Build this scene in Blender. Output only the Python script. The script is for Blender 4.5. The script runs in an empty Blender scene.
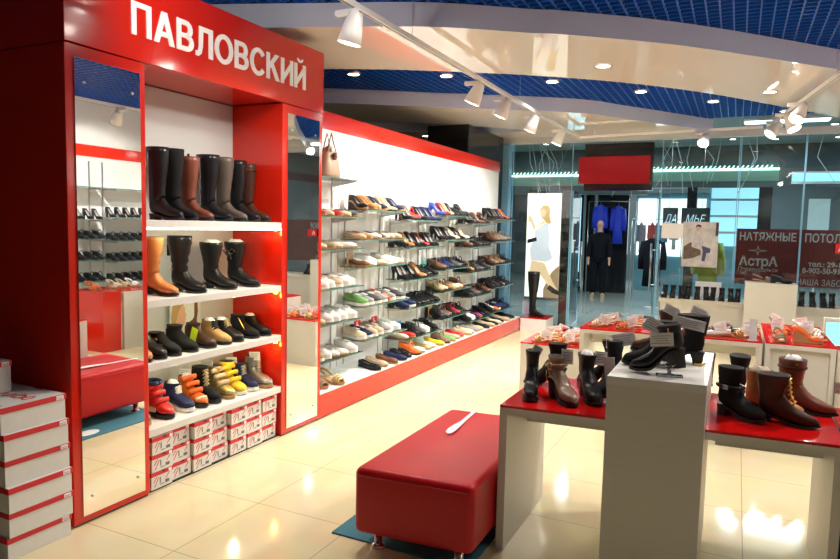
import bpy, bmesh, math, random
from mathutils import Vector, Matrix
random.seed(11)
S = bpy.context.scene
COL = S.collection
# ------------------------------------------------------------------ camera
cam_d = bpy.data.cameras.new('camera'); cam = bpy.data.objects.new('camera', cam_d); COL.objects.link(cam)
cam_d.sensor_width = 36; cam_d.lens = 27.83; cam_d.clip_start = .05; cam_d.clip_end = 100
yaw, pit, rol = [math.radians(a) for a in (-25.9465, 4.798, 1.2757)]
fw = Vector((math.sin(yaw)*math.cos(pit), math.cos(yaw)*math.cos(pit), -math.sin(pit)))
rt = Vector((math.cos(yaw), -math.sin(yaw), 0)); up = rt.cross(fw)
r2 = math.cos(rol)*rt + math.sin(rol)*up; u2 = -math.sin(rol)*rt + math.cos(rol)*up
cam.matrix_world = Matrix(((r2.x, u2.x, -fw.x, 0), (r2.y, u2.y, -fw.y, 0), (r2.z, u2.z, -fw.z, 1.55), (0, 0, 0, 1)))
S.camera = cam
# ------------------------------------------------------------------ world, exposure
W = bpy.data.worlds.new('world'); S.world = W; W.use_nodes = True
W.node_tree.nodes['Background'].inputs[0].default_value = (.30, .38, .48, 1)
W.node_tree.nodes['Background'].inputs[1].default_value = .15
S.view_settings.view_transform = 'Standard'; S.view_settings.look = 'None'
S.view_settings.exposure = 0.0; S.view_settings.gamma = 1
WARM, COOL, NEUT = (1, .84, .62), (.82, .96, 1), (1, .93, .82)
P_DOWN, P_TRACK, P_HALL = 50, 145, 100          # lamp powers in watts
def spot(loc, target, power, col, size=100, blend=.6, rad=.04):
    l = bpy.data.lights.new('spot_lamp', 'SPOT'); l.energy = power; l.color = col
    l.spot_size = math.radians(size); l.spot_blend = blend; l.shadow_soft_size = rad
    o = bpy.data.objects.new('spot_lamp', l); COL.objects.link(o); o.location = loc
    o.rotation_euler = (Vector(target)-Vector(loc)).to_track_quat('-Z', 'Y').to_euler(); return o
def point(loc, power, col, rad=.02):
    l = bpy.data.lights.new('bulb', 'POINT'); l.energy = power; l.color = col; l.shadow_soft_size = rad
    o = bpy.data.objects.new('bulb', l); COL.objects.link(o); o.location = loc; return o
# ------------------------------------------------------------------ materials
MATS = {}
def mat(name, col, rough=.5, metal=0, coat=0, spec=.5, emit=0, noise=0, scale=30, bump=0, ior=1.5, stretch=None, ecol=None):
    if name in MATS: return MATS[name]
    m = bpy.data.materials.new(name); m.use_nodes = True; nt = m.node_tree; b = nt.nodes['Principled BSDF']
    b.inputs['Roughness'].default_value = rough; b.inputs['Metallic'].default_value = metal
    b.inputs['Coat Weight'].default_value = coat; b.inputs['Coat Roughness'].default_value = .06
    b.inputs['IOR'].default_value = ior; b.inputs['Specular IOR Level'].default_value = spec; c = (*col, 1)
    b.inputs['Base Color'].default_value = c
    tc = nt.nodes.new('ShaderNodeTexCoord'); nz = nt.nodes.new('ShaderNodeTexNoise'); nz.inputs['Scale'].default_value = scale
    nz.inputs['Detail'].default_value = 3
    if stretch:
        mp = nt.nodes.new('ShaderNodeMapping'); mp.inputs['Scale'].default_value = stretch
        nt.links.new(tc.outputs['Object'], mp.inputs[0]); nt.links.new(mp.outputs[0], nz.inputs['Vector'])
    else: nt.links.new(tc.outputs['Object'], nz.inputs['Vector'])
    mx = nt.nodes.new('ShaderNodeMix'); mx.data_type = 'RGBA'
    n = noise or .06
    mx.inputs['A'].default_value = tuple(x*(1-n) for x in col)+(1,); mx.inputs['B'].default_value = tuple(min(1, x*(1+n)) for x in col)+(1,)
    nt.links.new(nz.outputs['Fac'], mx.inputs['Factor']); nt.links.new(mx.outputs['Result'], b.inputs['Base Color'])
    if bump:
        bp = nt.nodes.new('ShaderNodeBump'); bp.inputs['Strength'].default_value = bump; bp.inputs['Distance'].default_value = .004
        nt.links.new(nz.outputs['Fac'], bp.inputs['Height']); nt.links.new(bp.outputs[0], b.inputs['Normal'])
    if emit:
        b.inputs['Emission Color'].default_value = (*(ecol or col), 1); b.inputs['Emission Strength'].default_value = emit
    MATS[name] = m; return m
def glass_mat(name, tint, refl=1.0, ior=1.5):
    if name in MATS: return MATS[name]
    m = bpy.data.materials.new(name); m.use_nodes = True; nt = m.node_tree; nt.nodes.clear()
    o = nt.nodes.new('ShaderNodeOutputMaterial'); t = nt.nodes.new('ShaderNodeBsdfTransparent'); g = nt.nodes.new('ShaderNodeBsdfGlossy')
    f = nt.nodes.new('ShaderNodeFresnel'); f.inputs[0].default_value = ior; mu = nt.nodes.new('ShaderNodeMath'); mu.operation = 'MULTIPLY'; mu.inputs[1].default_value = refl
    x = nt.nodes.new('ShaderNodeMixShader'); t.inputs[0].default_value = (*tint, 1); g.inputs['Roughness'].default_value = .01
    nt.links.new(f.outputs[0], mu.inputs[0]); nt.links.new(mu.outputs[0], x.inputs[0]); nt.links.new(t.outputs[0], x.inputs[1]); nt.links.new(g.outputs[0], x.inputs[2])
    nt.links.new(x.outputs[0], o.inputs[0]); MATS[name] = m; return m
def tile_mat(name, c1, c2, grout, size, off, rough, ior=1.5):
    m = bpy.data.materials.new(name); m.use_nodes = True; nt = m.node_tree; b = nt.nodes['Principled BSDF']
    tc = nt.nodes.new('ShaderNodeTexCoord'); mp = nt.nodes.new('ShaderNodeMapping'); br = nt.nodes.new('ShaderNodeTexBrick')
    mp.inputs['Location'].default_value = (off[0], off[1], 0)
    br.offset = 0; br.squash = 1; br.inputs['Scale'].default_value = 1; br.inputs['Brick Width'].default_value = size; br.inputs['Row Height'].default_value = size
    br.inputs['Mortar Size'].default_value = .0025; br.inputs['Mortar Smooth'].default_value = .1
    br.inputs['Color1'].default_value = (*c1, 1); br.inputs['Color2'].default_value = (*c2, 1); br.inputs['Mortar'].default_value = (*grout, 1)
    nz = nt.nodes.new('ShaderNodeTexNoise'); nz.inputs['Scale'].default_value = 3.5; nz.inputs['Detail'].default_value = 5
    mx = nt.nodes.new('ShaderNodeMix'); mx.data_type = 'RGBA'; mx.blend_type = 'MULTIPLY'; mx.inputs['Factor'].default_value = .22
    nt.links.new(tc.outputs['Object'], mp.inputs[0]); nt.links.new(mp.outputs[0], br.inputs['Vector']); nt.links.new(tc.outputs['Object'], nz.inputs['Vector'])
    nt.links.new(br.outputs['Color'], mx.inputs['A']); nt.links.new(nz.outputs['Color'], mx.inputs['B']); nt.links.new(mx.outputs['Result'], b.inputs['Base Color'])
    b.inputs['Roughness'].default_value = rough; b.inputs['IOR'].default_value = ior
    MATS[name] = m; return m
RED = mat('red_gloss', (.62, .016, .005), .16, coat=.35, noise=.05, scale=4)
REDTOP = mat('red_acrylic', (.56, .006, .006), .1, coat=.2, noise=.04, scale=4)
WHITE = mat('white_panel', (.80, .80, .80), .35, noise=.02, scale=3)
LAM = mat('white_laminate', (.66, .645, .59), .38, noise=.07, scale=9, stretch=(1, 1, 14))
BACKP = mat('grey_back_panel', (.62, .65, .63), .5, noise=.03, scale=3)
CHROME = mat('chrome', (.75, .75, .76), .16, metal=1, noise=.02)
STEEL = mat('brushed_steel', (.6, .62, .64), .3, metal=1, noise=.05)
MIRR = mat('mirror', (.90, .92, .90), .01, metal=1, noise=.01, scale=1)
BLACKG = mat('black_gloss', (.012, .012, .014), .15, noise=.1)
GLASS = glass_mat('shop_glass', (.90, .955, .96), 1.0)
SHELFG = glass_mat('shelf_glass', (.86, .94, .91), .9)
GEDGE = mat('glass_edge', (.08, .21, .19), .15, noise=.1)
BEDGE = mat('blue_glass_edge', (.25, .55, .80), .12, noise=.1)
GOLD = mat('gold_metal', (.75, .50, .14), .28, metal=1, noise=.05)
PAPER = mat('white_paper', (.90, .90, .92), .7, noise=.03, scale=60)
TAGP = mat('printed_tag_paper', (.80, .80, .82), .7, noise=.22, scale=120, stretch=(1, 1, 6))
LINING = mat('shoe_lining', (.40, .30, .21), .8, noise=.15)
DLIN = mat('dark_lining', (.05, .045, .04), .8, noise=.2)
SOLEB = mat('black_sole', (.015, .015, .015), .6, noise=.2)
SOLEW = mat('white_sole', (.74, .73, .69), .55, noise=.05)
SOLET = mat('tan_sole', (.42, .24, .10), .6, noise=.15)
LENS = mat('lamp_lens', (1, .97, .9), .3, emit=14, ecol=(1, .93, .82))
LAMPW = mat('lamp_white', (.88, .88, .88), .35, noise=.02)
# ------------------------------------------------------------------ mesh builder
class MB:
    def __init__(s): s.v = []; s.f = []; s.m = []; s.sm = []
    def add(s, vs, fs, mi=0, smooth=False):
        o = len(s.v); s.v += [tuple(p) for p in vs]
        for f in fs: s.f.append([i+o for i in f]); s.m.append(mi); s.sm.append(smooth)
        return s
    def box(s, x0, x1, y0, y1, z0, z1, mi=0):
        vs = [(x, y, z) for z in (z0, z1) for y in (y0, y1) for x in (x0, x1)]
        return s.add(vs, [(0, 2, 3, 1), (4, 5, 7, 6), (0, 1, 5, 4), (2, 6, 7, 3), (0, 4, 6, 2), (1, 3, 7, 5)], mi)
    def obox(s, M, sx, sy, sz, mi=0):
        vs = [M @ Vector((x*sx/2, y*sy/2, z*sz/2)) for z in (-1, 1) for y in (-1, 1) for x in (-1, 1)]
        return s.add(vs, [(0, 2, 3, 1), (4, 5, 7, 6), (0, 1, 5, 4), (2, 6, 7, 3), (0, 4, 6, 2), (1, 3, 7, 5)], mi)
    def loft(s, rings, mi=0, cap=True, smooth=True, mif=None):
        n = len(rings[0]); o = len(s.v)
        for r in rings: s.v += [tuple(p) for p in r]
        for i in range(len(rings)-1):
            for j in range(n):
                k = (j+1) % n
                s.f.append([o+i*n+j, o+i*n+k, o+(i+1)*n+k, o+(i+1)*n+j]); s.m.append(mif(i, j) if mif else mi); s.sm.append(smooth)
        if cap:
            s.f.append([o+j for j in range(n)][::-1]); s.m.append(mi); s.sm.append(False)
            s.f.append([o+(len(rings)-1)*n+j for j in range(n)]); s.m.append(mif(len(rings)-2, 0) if mif else mi); s.sm.append(False)
        return s
    def tube(s, pts, r, n=8, mi=0, flat=1, closed=False):
        pts = [Vector(p) for p in pts]; rings = []
        for i, p in enumerate(pts):
            d = (pts[min(i+1, len(pts)-1)]-pts[max(i-1, 0)]).normalized()
            a = Vector((0, 0, 1)) if abs(d.z) < .9 else Vector((1, 0, 0))
            u = d.cross(a).normalized(); w = u.cross(d); rr = r[i] if isinstance(r, (list, tuple)) else r
            rings.append([p+u*math.cos(t)*rr+w*math.sin(t)*rr*flat for t in [2*math.pi*k/n for k in range(n)]])
        return s.loft(rings, mi)
    def lathe(s, prof, n=20, mi=0, M=None):
        M = M or Matrix.Identity(4)
        return s.loft([[M @ Vector((r*math.cos(2*math.pi*k/n), r*math.sin(2*math.pi*k/n), z)) for k in range(n)] for r, z in prof], mi)
    def prism(s, poly, z0, z1, mi=0, side=None):
        n = len(poly); o = len(s.v)
        s.v += [(x, y, z0) for x, y in poly]+[(x, y, z1) for x, y in poly]
        s.f += [[o+i for i in range(n)][::-1], [o+n+i for i in range(n)]]; s.m += [mi, mi]; s.sm += [False]*2
        for i in range(n):
            k = (i+1) % n; s.f.append([o+i, o+k, o+n+k, o+n+i]); s.m.append(mi if side is None else side); s.sm.append(False)
        return s
    def mesh(s, name, mats):
        me = bpy.data.meshes.new(name); me.from_pydata(s.v, [], s.f)
        for m in mats if isinstance(mats, (list, tuple)) else [mats]: me.materials.append(m)
        me.polygons.foreach_set('material_index', s.m); me.polygons.foreach_set('use_smooth', s.sm)
        bm = bmesh.new(); bm.from_mesh(me); bmesh.ops.recalc_face_normals(bm, faces=bm.faces); bm.to_mesh(me); bm.free()
        me.update(); return me
def link(name, me, parent=None, loc=None, rz=0):
    o = bpy.data.objects.new(name, me); COL.objects.link(o)
    if parent: o.parent = parent
    if loc: o.location = loc
    o.rotation_euler.z = rz; return o
def obj(name, mb, mats, parent=None, loc=None, rz=0, bevel=0, seg=2):
    o = link(name, mb.mesh(name, mats), parent, loc, rz)
    if bevel:
        b = o.modifiers.new('bevel', 'BEVEL'); b.width = bevel; b.segments = seg; b.limit_method = 'ANGLE'
    return o
def tag(o, label, cat, group=None):
    o['label'] = label; o['category'] = cat
    if group: o['group'] = group
    return o
def struct(o): o['kind'] = 'structure'; return o
def thing(name, label, cat, loc=(0, 0, 0), rz=0, group=None):
    o = bpy.data.objects.new(name, None); COL.objects.link(o); o.empty_display_size = .05
    o.location = loc; o.rotation_euler.z = rz; return tag(o, label, cat, group)
def text_mesh(name, body, height, width=None, depth=.006, off=0.0, m=None, shear=0):
    c = bpy.data.curves.new(name, 'FONT'); c.body = body; c.size = height/.72; c.extrude = depth/2; c.offset = off; c.shear = shear
    t = bpy.data.objects.new(name, c); COL.objects.link(t); dg = bpy.context.evaluated_depsgraph_get()
    me = bpy.data.meshes.new_from_object(t.evaluated_get(dg)); bpy.data.objects.remove(t); bpy.data.curves.remove(c)
    xs = [v.co.x for v in me.vertices]
    if xs and width:
        k = width/(max(xs)-min(xs)); x0 = min(xs)
        for v in me.vertices: v.co.x = (v.co.x-x0)*k
    me.materials.clear(); me.materials.append(m or WHITE); me.name = name; return me
def place_text(name, me, parent, M):
    o = link(name, me, parent); o.matrix_local = M; return o
def sign_letters(word, height, width, depth):
    mb = MB(); S_ = .19; x = 0
    def arc(cx, cz, rx, rz, a0, a1, th=S_, tv=.165, n=22):
        o = [(cx+rx*math.cos(math.radians(a0+(a1-a0)*k/n)), cz+rz*math.sin(math.radians(a0+(a1-a0)*k/n))) for k in range(n+1)]
        i = [(cx+(rx-th)*math.cos(math.radians(a0+(a1-a0)*k/n)), cz+(rz-tv)*math.sin(math.radians(a0+(a1-a0)*k/n))) for k in range(n+1)]
        return [[o[k], o[k+1], i[k+1], i[k]] for k in range(n)]
    def bar(a, b, c, d): return [[(a, c), (b, c), (b, d), (a, d)]]
    G = {'П': (.76, bar(0, S_, 0, 1)+bar(.57, .76, 0, 1)+bar(S_, .57, .84, 1)),
     'А': (.84, [[(0, 0), (.205, 0), (.42, .70), (.42, 1), (.31, 1)], [(.635, 0), (.84, 0), (.53, 1), (.42, 1), (.42, .70)]]+bar(.20, .64, .22, .38)),
     'В': (.74, bar(0, S_, 0, 1)+bar(S_, .42, .84, 1)+bar(S_, .42, .43, .58)+bar(S_, .42, 0, .16)+arc(.40, .715, .29, .285, -90, 90)+arc(.42, .29, .32, .29, -90, 90)),
     'Л': (.80, bar(.61, .80, 0, 1)+bar(.16, .61, .84, 1)+[[(.16, .9), (.34, .9), (.31, .30), (.14, .30)], [(.14, .30), (.31, .30), (.25, .08), (.10, .16)], [(.10, .16), (.25, .08), (.12, -.01), (0, 0), (0, .15)]]),
     'О': (.92, arc(.46, .5, .46, .52, 0, 360, n=40)), 'С': (.86, arc(.46, .5, .46, .52, 38, 322, n=34)),
     'К': (.80, bar(0, S_, 0, 1)+[[(S_, .40), (S_, .62), (.52, 1), (.76, 1)], [(.28, .50), (.42, .64), (.80, 0), (.57, 0)]]),
     'И': (.78, bar(0, S_, 0, 1)+bar(.59, .78, 0, 1)+[[(S_-.02, .10), (S_-.02, .36), (.61, .90), (.61, .64)]])}
    G['Й'] = (.78, G['И'][1]+arc(.39, 1.22, .20, .16, 180, 360, .09, .09, 10))
    polys = []
    for ch in word:
        w, ps = G[ch]; polys += [[(x+a, b) for a, b in p] for p in ps]; x += w+.10
    k = width/(x-.10)
    for q, p in enumerate(polys): mb.prism([(a*k, b*height) for a, b in p], 0, depth+.0004*(q % 3))
    return mb.mesh('lettering', [mat('letter_white', (.97, .97, .98), .4, noise=.01)])
MX = Matrix(((0, 0, 1, 0), (1, 0, 0, 0), (0, 1, 0, 0), (0, 0, 0, 1)))        # text on a plane facing +x, reading along +y
MY = Matrix(((1, 0, 0, 0), (0, 0, -1, 0), (0, 1, 0, 0), (0, 0, 0, 1)))       # text on a plane facing -y, reading along +x
def T(x, y, z): return Matrix.Translation((x, y, z))
def R(deg, ax='Z'): return Matrix.Rotation(math.radians(deg), 4, ax)
ORD = ['first', 'second', 'third', 'fourth', 'fifth', 'sixth', 'seventh', 'eighth', 'ninth', 'tenth', 'eleventh', 'twelfth']

# ================================================================== THE SETTING
XF, XB = -2.888, -3.32          # front of cabinet and plinths, back of the shelf wall
struct(obj('floor', MB().box(-7, 2.1, -3.2, 9.9, -.12, 0), tile_mat('cream_tile', (.86, .75, .47), (.84, .74, .48), (.46, .40, .28), .6, (2.294, -.34), .09)))
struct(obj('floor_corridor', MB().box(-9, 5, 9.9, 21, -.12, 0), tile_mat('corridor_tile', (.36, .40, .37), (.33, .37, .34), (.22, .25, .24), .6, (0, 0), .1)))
struct(obj('wall_left', MB().box(XB-.08, XB, 4.17, 9.48, 0, 2.374), WHITE))
struct(obj('trim_1', MB().box(XB-.10, XB+.012, 4.17, 9.48, 2.374, 2.526), RED))
struct(obj('wall_right', MB().box(2.05, 2.15, -3.2, 9.9, 0, 3.35), WHITE))
struct(obj('wall_back', MB().box(-7, 2.15, -3.3, -3.2, 0, 3.35), mat('back_wall_paint', (.45, .42, .40), .6)))
struct(obj('wall_far_left', MB().box(-7.1, -7, -3.2, 9.9, 0, 3.35), mat('dark_wall', (.10, .10, .10), .4)))
struct(obj('wall_side', MB().box(-7, -3.42, 9.75, 9.9, 0, 3.35), mat('dark_wall_b', (.07, .08, .08), .3)))
struct(obj('ceiling', MB().box(-7, 2.1, -3.2, 9.9, 3.35, 3.45), mat('ceiling_void_blue', (.012, .05, .22), .7)))
g = MB()
n = int(9.1/.086)
for i in range(n): x = -7+.086*i; g.box(x, x+.010, -3.2, 9.9, 3.085, 3.13)
for i in range(int(13.1/.086)): y = -3.2+.086*i; g.box(-7, 2.1, y, y+.010, 3.085, 3.13)
struct(obj('ceiling_grid', g, mat('grid_blue', (.006, .10, .52), .3, noise=.1)))
def cr(pts, n=8):
    out = []; P = [Vector(p) for p in pts]; P = [2*P[0]-P[1]]+P+[2*P[-1]-P[-2]]
    for i in range(1, len(P)-2):
        a, b, c, d = P[i-1:i+3]
        for k in range(n):
            t = k/n; out.append(.5*((2*b)+(c-a)*t+(2*a-5*b+4*c-d)*t*t+(3*b-a-3*c+d)*t**3))
    return [(p.x, p.y) for p in out]+[(P[-2].x, P[-2].y)]
near1 = cr([(-7, 2.7), (-4.6, 3.25), (-2.674, 3.913), (-1.969, 4.194), (-1.396, 4.573), (-1.154, 4.72), (-.382, 5.356), (.689, 6.526), (1.4, 7.4), (2.1, 8.4)])
far1 = cr([(-7, 3.9), (-5, 4.42), (-3.425, 4.94), (-2.508, 5.365), (-1.462, 6.045), (-.477, 7.011), (.652, 8.635), (1.1, 9.35), (1.45, 9.9)])
near2 = cr([(-7, 5.4), (-4.6, 6.2), (-3.3, 6.95), (-1.874, 7.82), (-1.332, 8.50), (-.391, 9.9)])
far2 = cr([(-7, 6.9), (-4.627, 7.67), (-3.567, 8.28), (-2.9, 8.9), (-2.6, 9.1)]); near3 = cr([(-2.6, 9.1), (-3.2, 9.2), (-3.91, 9.02), (-5.07, 8.31), (-7, 7.5)])
CEIL = mat('stretch_ceiling', (.76, .71, .66), .04, noise=.02, scale=1, ior=1.6)
FASC = mat('fascia_grey', (.70, .75, .90), .4, noise=.03, scale=2)
def band(polys, z0=2.92, z1=3.084):
    b = MB()
    for p in polys: b.prism(p, z0, z1, 0, 1)
    struct(obj('ceiling_band', b, [CEIL, FASC]))
band([near1+[(2.1, 9.9)]+far1[::-1]])
band([near2+[(-2.6, 9.9)]+[(-2.6, 9.1)]+far2[::-1], near3+[(-7, 9.9), (-2.6, 9.9)]])
# a second pair of bands behind the camera
band([cr([(-7, -.8), (-3, .1), (0, 1.4), (2.1, 2.6)])+cr([(-7, -2), (-3, -1.2), (0, .1), (2.1, 1.2)])[::-1]])
struct(obj('trim_2', MB().box(-3.4, 2.1, 9.80, 9.9, 2.83, 2.92), mat('header_grey', (.55, .57, .58), .4)))
# column at the end of the shelf wall
struct(obj('column_black', MB().box(-3.95, -3.335, 8.25, 9.70, 0, 2.92), BLACKG, bevel=.01))
struct(obj('column_blue', MB().box(-3.36, -3.24, 9.72, 9.88, 0, 2.83), mat('blue_column', (.16, .36, .55), .12, noise=.1), bevel=.01))
# shop front glazing
def pane(name, x0, x1, z0=0.01, z1=2.83, y=9.9, edges=(0, 1)):
    o = obj(name, MB().box(x0, x1, y-.006, y+.006, z0, z1), GLASS); struct(o)
    e = MB()
    if 0 in edges: e.box(x0-.006, x0+.006, y-.009, y+.009, z0, z1)
    if 1 in edges: e.box(x1-.006, x1+.006, y-.009, y+.009, z0, z1)
    if edges: obj('glass_edge', e, BEDGE, o)
    return o
pane('window_1', -3.23, -2.30); pane('window_2', -1.02, -.04); pane('window_3', -.02, .735); pane('window_4', .745, 2.05)
def leaf(name, x0, y0, x1, y1, hx):
    d = Vector((x1-x0, y1-y0, 0)); L = d.length; ang = math.atan2(d.y, d.x)
    o = struct(obj(name, MB().box(0, L, -.006, .006, .02, 2.12), GLASS, loc=(x0, y0, 0), rz=ang))
    obj('glass_edge', MB().box(-.006, .006, -.01, .01, .02, 2.12).box(L-.006, L+.006, -.01, .01, .02, 2.12), BEDGE, o)
    h = MB()
    for s in (-1, 1):
        h.tube([(L-.09, s*.06, .60), (L-.09, s*.06, 1.34)], .016, 10)
    for z in (.70, 1.24): h.tube([(L-.09, -.06, z), (L-.09, .06, z)], .010)
    obj('door_handle', h, STEEL, o)
leaf('door_1', -2.28, 9.92, -2.36, 10.80, 0); leaf('door_2', -1.04, 9.92, -1.15, 10.75, 0)

# ================================================================== SHOE CABINET
cab = thing('shoe_cabinet', 'tall red gloss shoe cabinet with white lettered sign, mirrors and four shelves', 'cabinet', (XF, 2.065, 0))
X0, Y0, YE, ZT = 0, 0, 2.115, 2.372             # local: front plane x=0, back x=-.46
c = MB()
c.box(-.47, -.02, .0, .465, .012, ZT)            # left pier
c.box(-.47, -.02, 1.65, YE, .012, ZT)           # right pier
obj('side_pier', MB().box(-.66, 0, 0, .463, .012, ZT), RED, cab, bevel=.003)
obj('side_pier', MB().box(-.47, 0, 1.632, YE, .012, ZT), RED, cab, bevel=.003)
obj('plinth', MB().box(-.46, -.03, .46, 1.64, .0, .012).box(-.46, -.012, .01, .46, 0, .012).box(-.46, -.012, 1.64, YE-.01, 0, .012), BLACKG, cab)
obj('back_panel', MB().box(-.47, -.45, .463, 1.632, .01, ZT), BACKP, cab)
sb = obj('sign_board', MB().box(-.66, .004, 0, YE+.006, ZT+.006, 2.824), RED, cab, bevel=.003)
place_text('lettering', sign_letters('ПАВЛОВСКИЙ', .170, 1.51, .006), sb, T(.004, .375, 2.505) @ MX)
for z, nm in ((1.545, 1), (1.100, 0), (.745, 0), (.370, 0)):
    obj('shelf', MB().box(-.45, -.004, .463, 1.632, z-.042, z), mat('shelf_white', (.72, .70, .68), .4), cab, bevel=.002)
obj('light_strip', MB().box(-.012, -.002, .47, 1.628, 1.492, 1.503), mat('strip_led', (1, 1, .95), .4, emit=5), cab)
PUCK = mat('warm_puck', (1, .75, .2), .4, emit=14, ecol=(1, .50, .06))
for z in (1.503, 1.058, .703):
    obj('puck_light', MB().lathe([(.016, 0), (.016, -.012), (.010, -.016)], 12, M=T(-.03, 1.600, z)), PUCK, cab)
    point((XF-.03, 2.065+1.590, z-.035), .9, (1, .50, .08))
    for yy in (.75, 1.2): point((XF-.06, 2.065+yy, z-.05), 1.5, (1, .95, .62), .03)
for y0 in (.046, 1.683):
    mr = obj('mirror', MB().box(.001, .007, y0, y0+(.379 if y0 < 1 else .384), .047, 2.312), MIRR, cab)
    for dy in (.05, .33):
        for z in (.14, 2.2):
            obj('mirror_screw', MB().lathe([(.007, 0), (.007, .004), (.003, .006)], 10, M=T(.007, y0+dy, z) @ R(90, 'Y')), STEEL, mr)

# ================================================================== SHOES
def lerp(tab, t):
    for (a, u), (b, v) in zip(tab, tab[1:]):
        if t <= b: return u+(v-u)*(t-a)/(b-a)
    return tab[-1][1]
WL = {'round': [(0, .30), (.03, .52), (.1, .70), (.25, .70), (.45, .74), (.62, .96), (.72, 1), (.85, .88), (.94, .62), (.985, .34), (1, .1)],
      'point': [(0, .28), (.03, .5), (.1, .66), (.25, .66), (.45, .72), (.62, .95), (.72, .95), (.85, .66), (.94, .36), (.985, .16), (1, .05)]}
TS = [0, .015, .05, .1, .17, .25, .34, .43, .5, .56, .6, .66, .73, .8, .87, .93, .97, 1]
def sm(a, b, t): t = max(0, min(1, (t-a)/(b-a))); return t*t*(3-2*t)
def foot_z(t, h, base): return base+h*(1-sm(.2, .68, t))+.008*sm(.85, 1, t)
def ring_low(x, w, z, H, opn):
    o = .80*w if opn else .22*w
    zi = z+min(.012, H*.3)
    a = [(.6*w, z), (.97*w, z+.10*H), (w, z+.38*H), (.94*w, z+.74*H), (o, z+H if opn else z+H*.97)]
    b = [(.74*w, z+.6*H), (.62*w, zi)] if opn else [(.14*w, z+H), (.06*w, z+H)]
    l = a+b; return [(x, y, zz) for y, zz in l]+[(x, -y, zz) for y, zz in l[::-1]]
def sole_part(L, Wd, h, base, style, thick, grow=1.03):
    mb = MB(); rings = []
    for t in TS:
        w = Wd*lerp(WL[style], t)*grow; z = foot_z(t, h, base); x = t*L+(t-.5)*.006
        rings.append([(x, w, z-thick), (x, w, z+.001), (x, -w, z+.001), (x, -w, z-thick)])
    return mb.loft(rings, smooth=False)
def heel_part(L, Wd, h, base, kind):
    mb = MB(); e = {'block': (.15, .72, .80), 'slim': (.12, .34, .30), 'flat': (.24, .98, .98), 'wedge': (.62, .97, .97)}[kind]
    def outline(z, k, xe):
        pts = []
        for t in [0, .02, .06, .12, .18, .24] if kind != 'wedge' else [0, .02, .06, .12, .25, .4, .55, .66]:
            pts.append((t, Wd*.98*lerp(WL['round'], t)))
        tm = pts[-1][0]; cx = .07*L
        f = lambda t, w, s: (cx+(t*L*(xe/tm if tm else 1)-cx)*k, s*w*k, z if z is not None else foot_z(t, h, base))
        return [f(t, w, 1) for t, w in pts]+[f(t, w, -1) for t, w in pts[::-1]]
    top = outline(None, 1, .24 if kind != 'wedge' else .66)
    mid = outline((h+base)*.5, (1+e[1])/2 if kind != 'slim' else .42, .22 if kind != 'wedge' else .64); bot = outline(0, e[1], .22 if kind != 'wedge' else .62)
    return mb.loft([bot, mid, top] if kind != 'wedge' else [bot, top], smooth=False)
def upper_low(L, Wd, h, base, style, hh):
    mb = MB(); rings = []; op = []
    for t in TS:
        H = lerp(hh['H'], t); o = t < hh['throat']; w = Wd*lerp(WL[style], t)
        if t < .02: o = False
        rings.append(ring_low(t*L, w, foot_z(t, h, base), H, o and t >= .02)); op.append(o)
    n = len(rings[0])
    return mb.loft(rings, mif=lambda i, j: 1 if (j in (4, 5, 6, 7, 8, 9) and op[min(i+1, len(op)-1)] and j in (5, 6, 7)) else 0)
def se(c, e): return math.copysign(abs(c)**(2/e), c)
def ringAB(A, B, w, e=2.3, n=18):
    A, B = Vector(A), Vector(B); m = (A+B)/2; d = (A-B)/2
    return [(m.x+d.x*se(math.cos(t), e), w*se(math.sin(t), e), m.z+d.z*se(math.cos(t), e)) for t in [2*math.pi*k/n for k in range(n)]]
def boot_upper(L, Wd, h, base, style, top, d, slouch=0, flare=1.0, toeH=.05, lean=0):
    mb = MB(); rings = []; cz = base+max(h*.55, .0)+.10
    for t in (1, .985, .95, .89, .82, .74, .66, .58):
        z = foot_z(t, h, base); w = Wd*lerp(WL[style], t); hv = lerp([(.5, .080), (.6, .068), (.75, toeH+.008), (.9, toeH*.85), (.97, toeH*.6), (1, toeH*.3)], t)
        rings.append(ringAB((t*L-.004, 0, z+hv), (t*L, 0, z), w, 2.5))
    px, pz = .50*L, foot_z(.5, h, base)+.080
    xs = .215*L; an = max(pz+.012, h+base+.062)
    for (bx, bz, ax, az, w) in ((.46*L, foot_z(.46, h, base), px, pz, .80), (.3*L, foot_z(.3, h, base), px-.006, pz+.008, .76), (.14*L, foot_z(.14, h, base), px-.012, pz+.016, .74), (.03*L, foot_z(0, h, base)+.008, px-.018, pz+.024, .72), (-.004*L, foot_z(0, h, base)+.035, px-.024, pz+.034, .74)):
        rings.append(ringAB((ax, 0, az), (bx, 0, bz), Wd*w*1.12, 2.3))
    zs = [an+.012+(top-an-.012)*k/10 for k in range(11)]
    for k, z in enumerate(zs):
        f = (z-an)/max(.05, top-an); d0 = min(.106, d*.86); dd = d0+(d-d0)*sm(0, 1, f); w0 = max(Wd*.86, d0*.36); wob = slouch*.006*math.sin(k*2.6)*(1-f)
        xf = px-.024+(xs+dd*.52*flare-px+.024)*sm(0, .6 if top > .3 else .9, f)+wob+lean*f; xb = xs-dd*.5*flare-wob*.6+lean*f
        if k == 0: xb = .004*L
        rings.append(ringAB((xf, 0, z), (xb, 0, z-.002+ (.006*math.sin(f*3))), (w0+(dd*(.40 if top > .3 else .37)+.002-w0)*sm(0, 1, f))*(1+wob*8), 2.1))
    lr = rings[-1]; cx = sum(p[0] for p in lr)/len(lr)
    ns = len(rings)
    rings.append([(cx+(p[0]-cx)*.92, p[1]*.92, p[2]) for p in lr]); rings.append([(cx+(p[0]-cx)*.80, p[1]*.80, p[2]-min(.03, (top-base)*.12)) for p in lr])
    return mb.loft(rings, mif=lambda i, j: 1 if i >= ns-1 else 0), (cx, lr)
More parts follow.
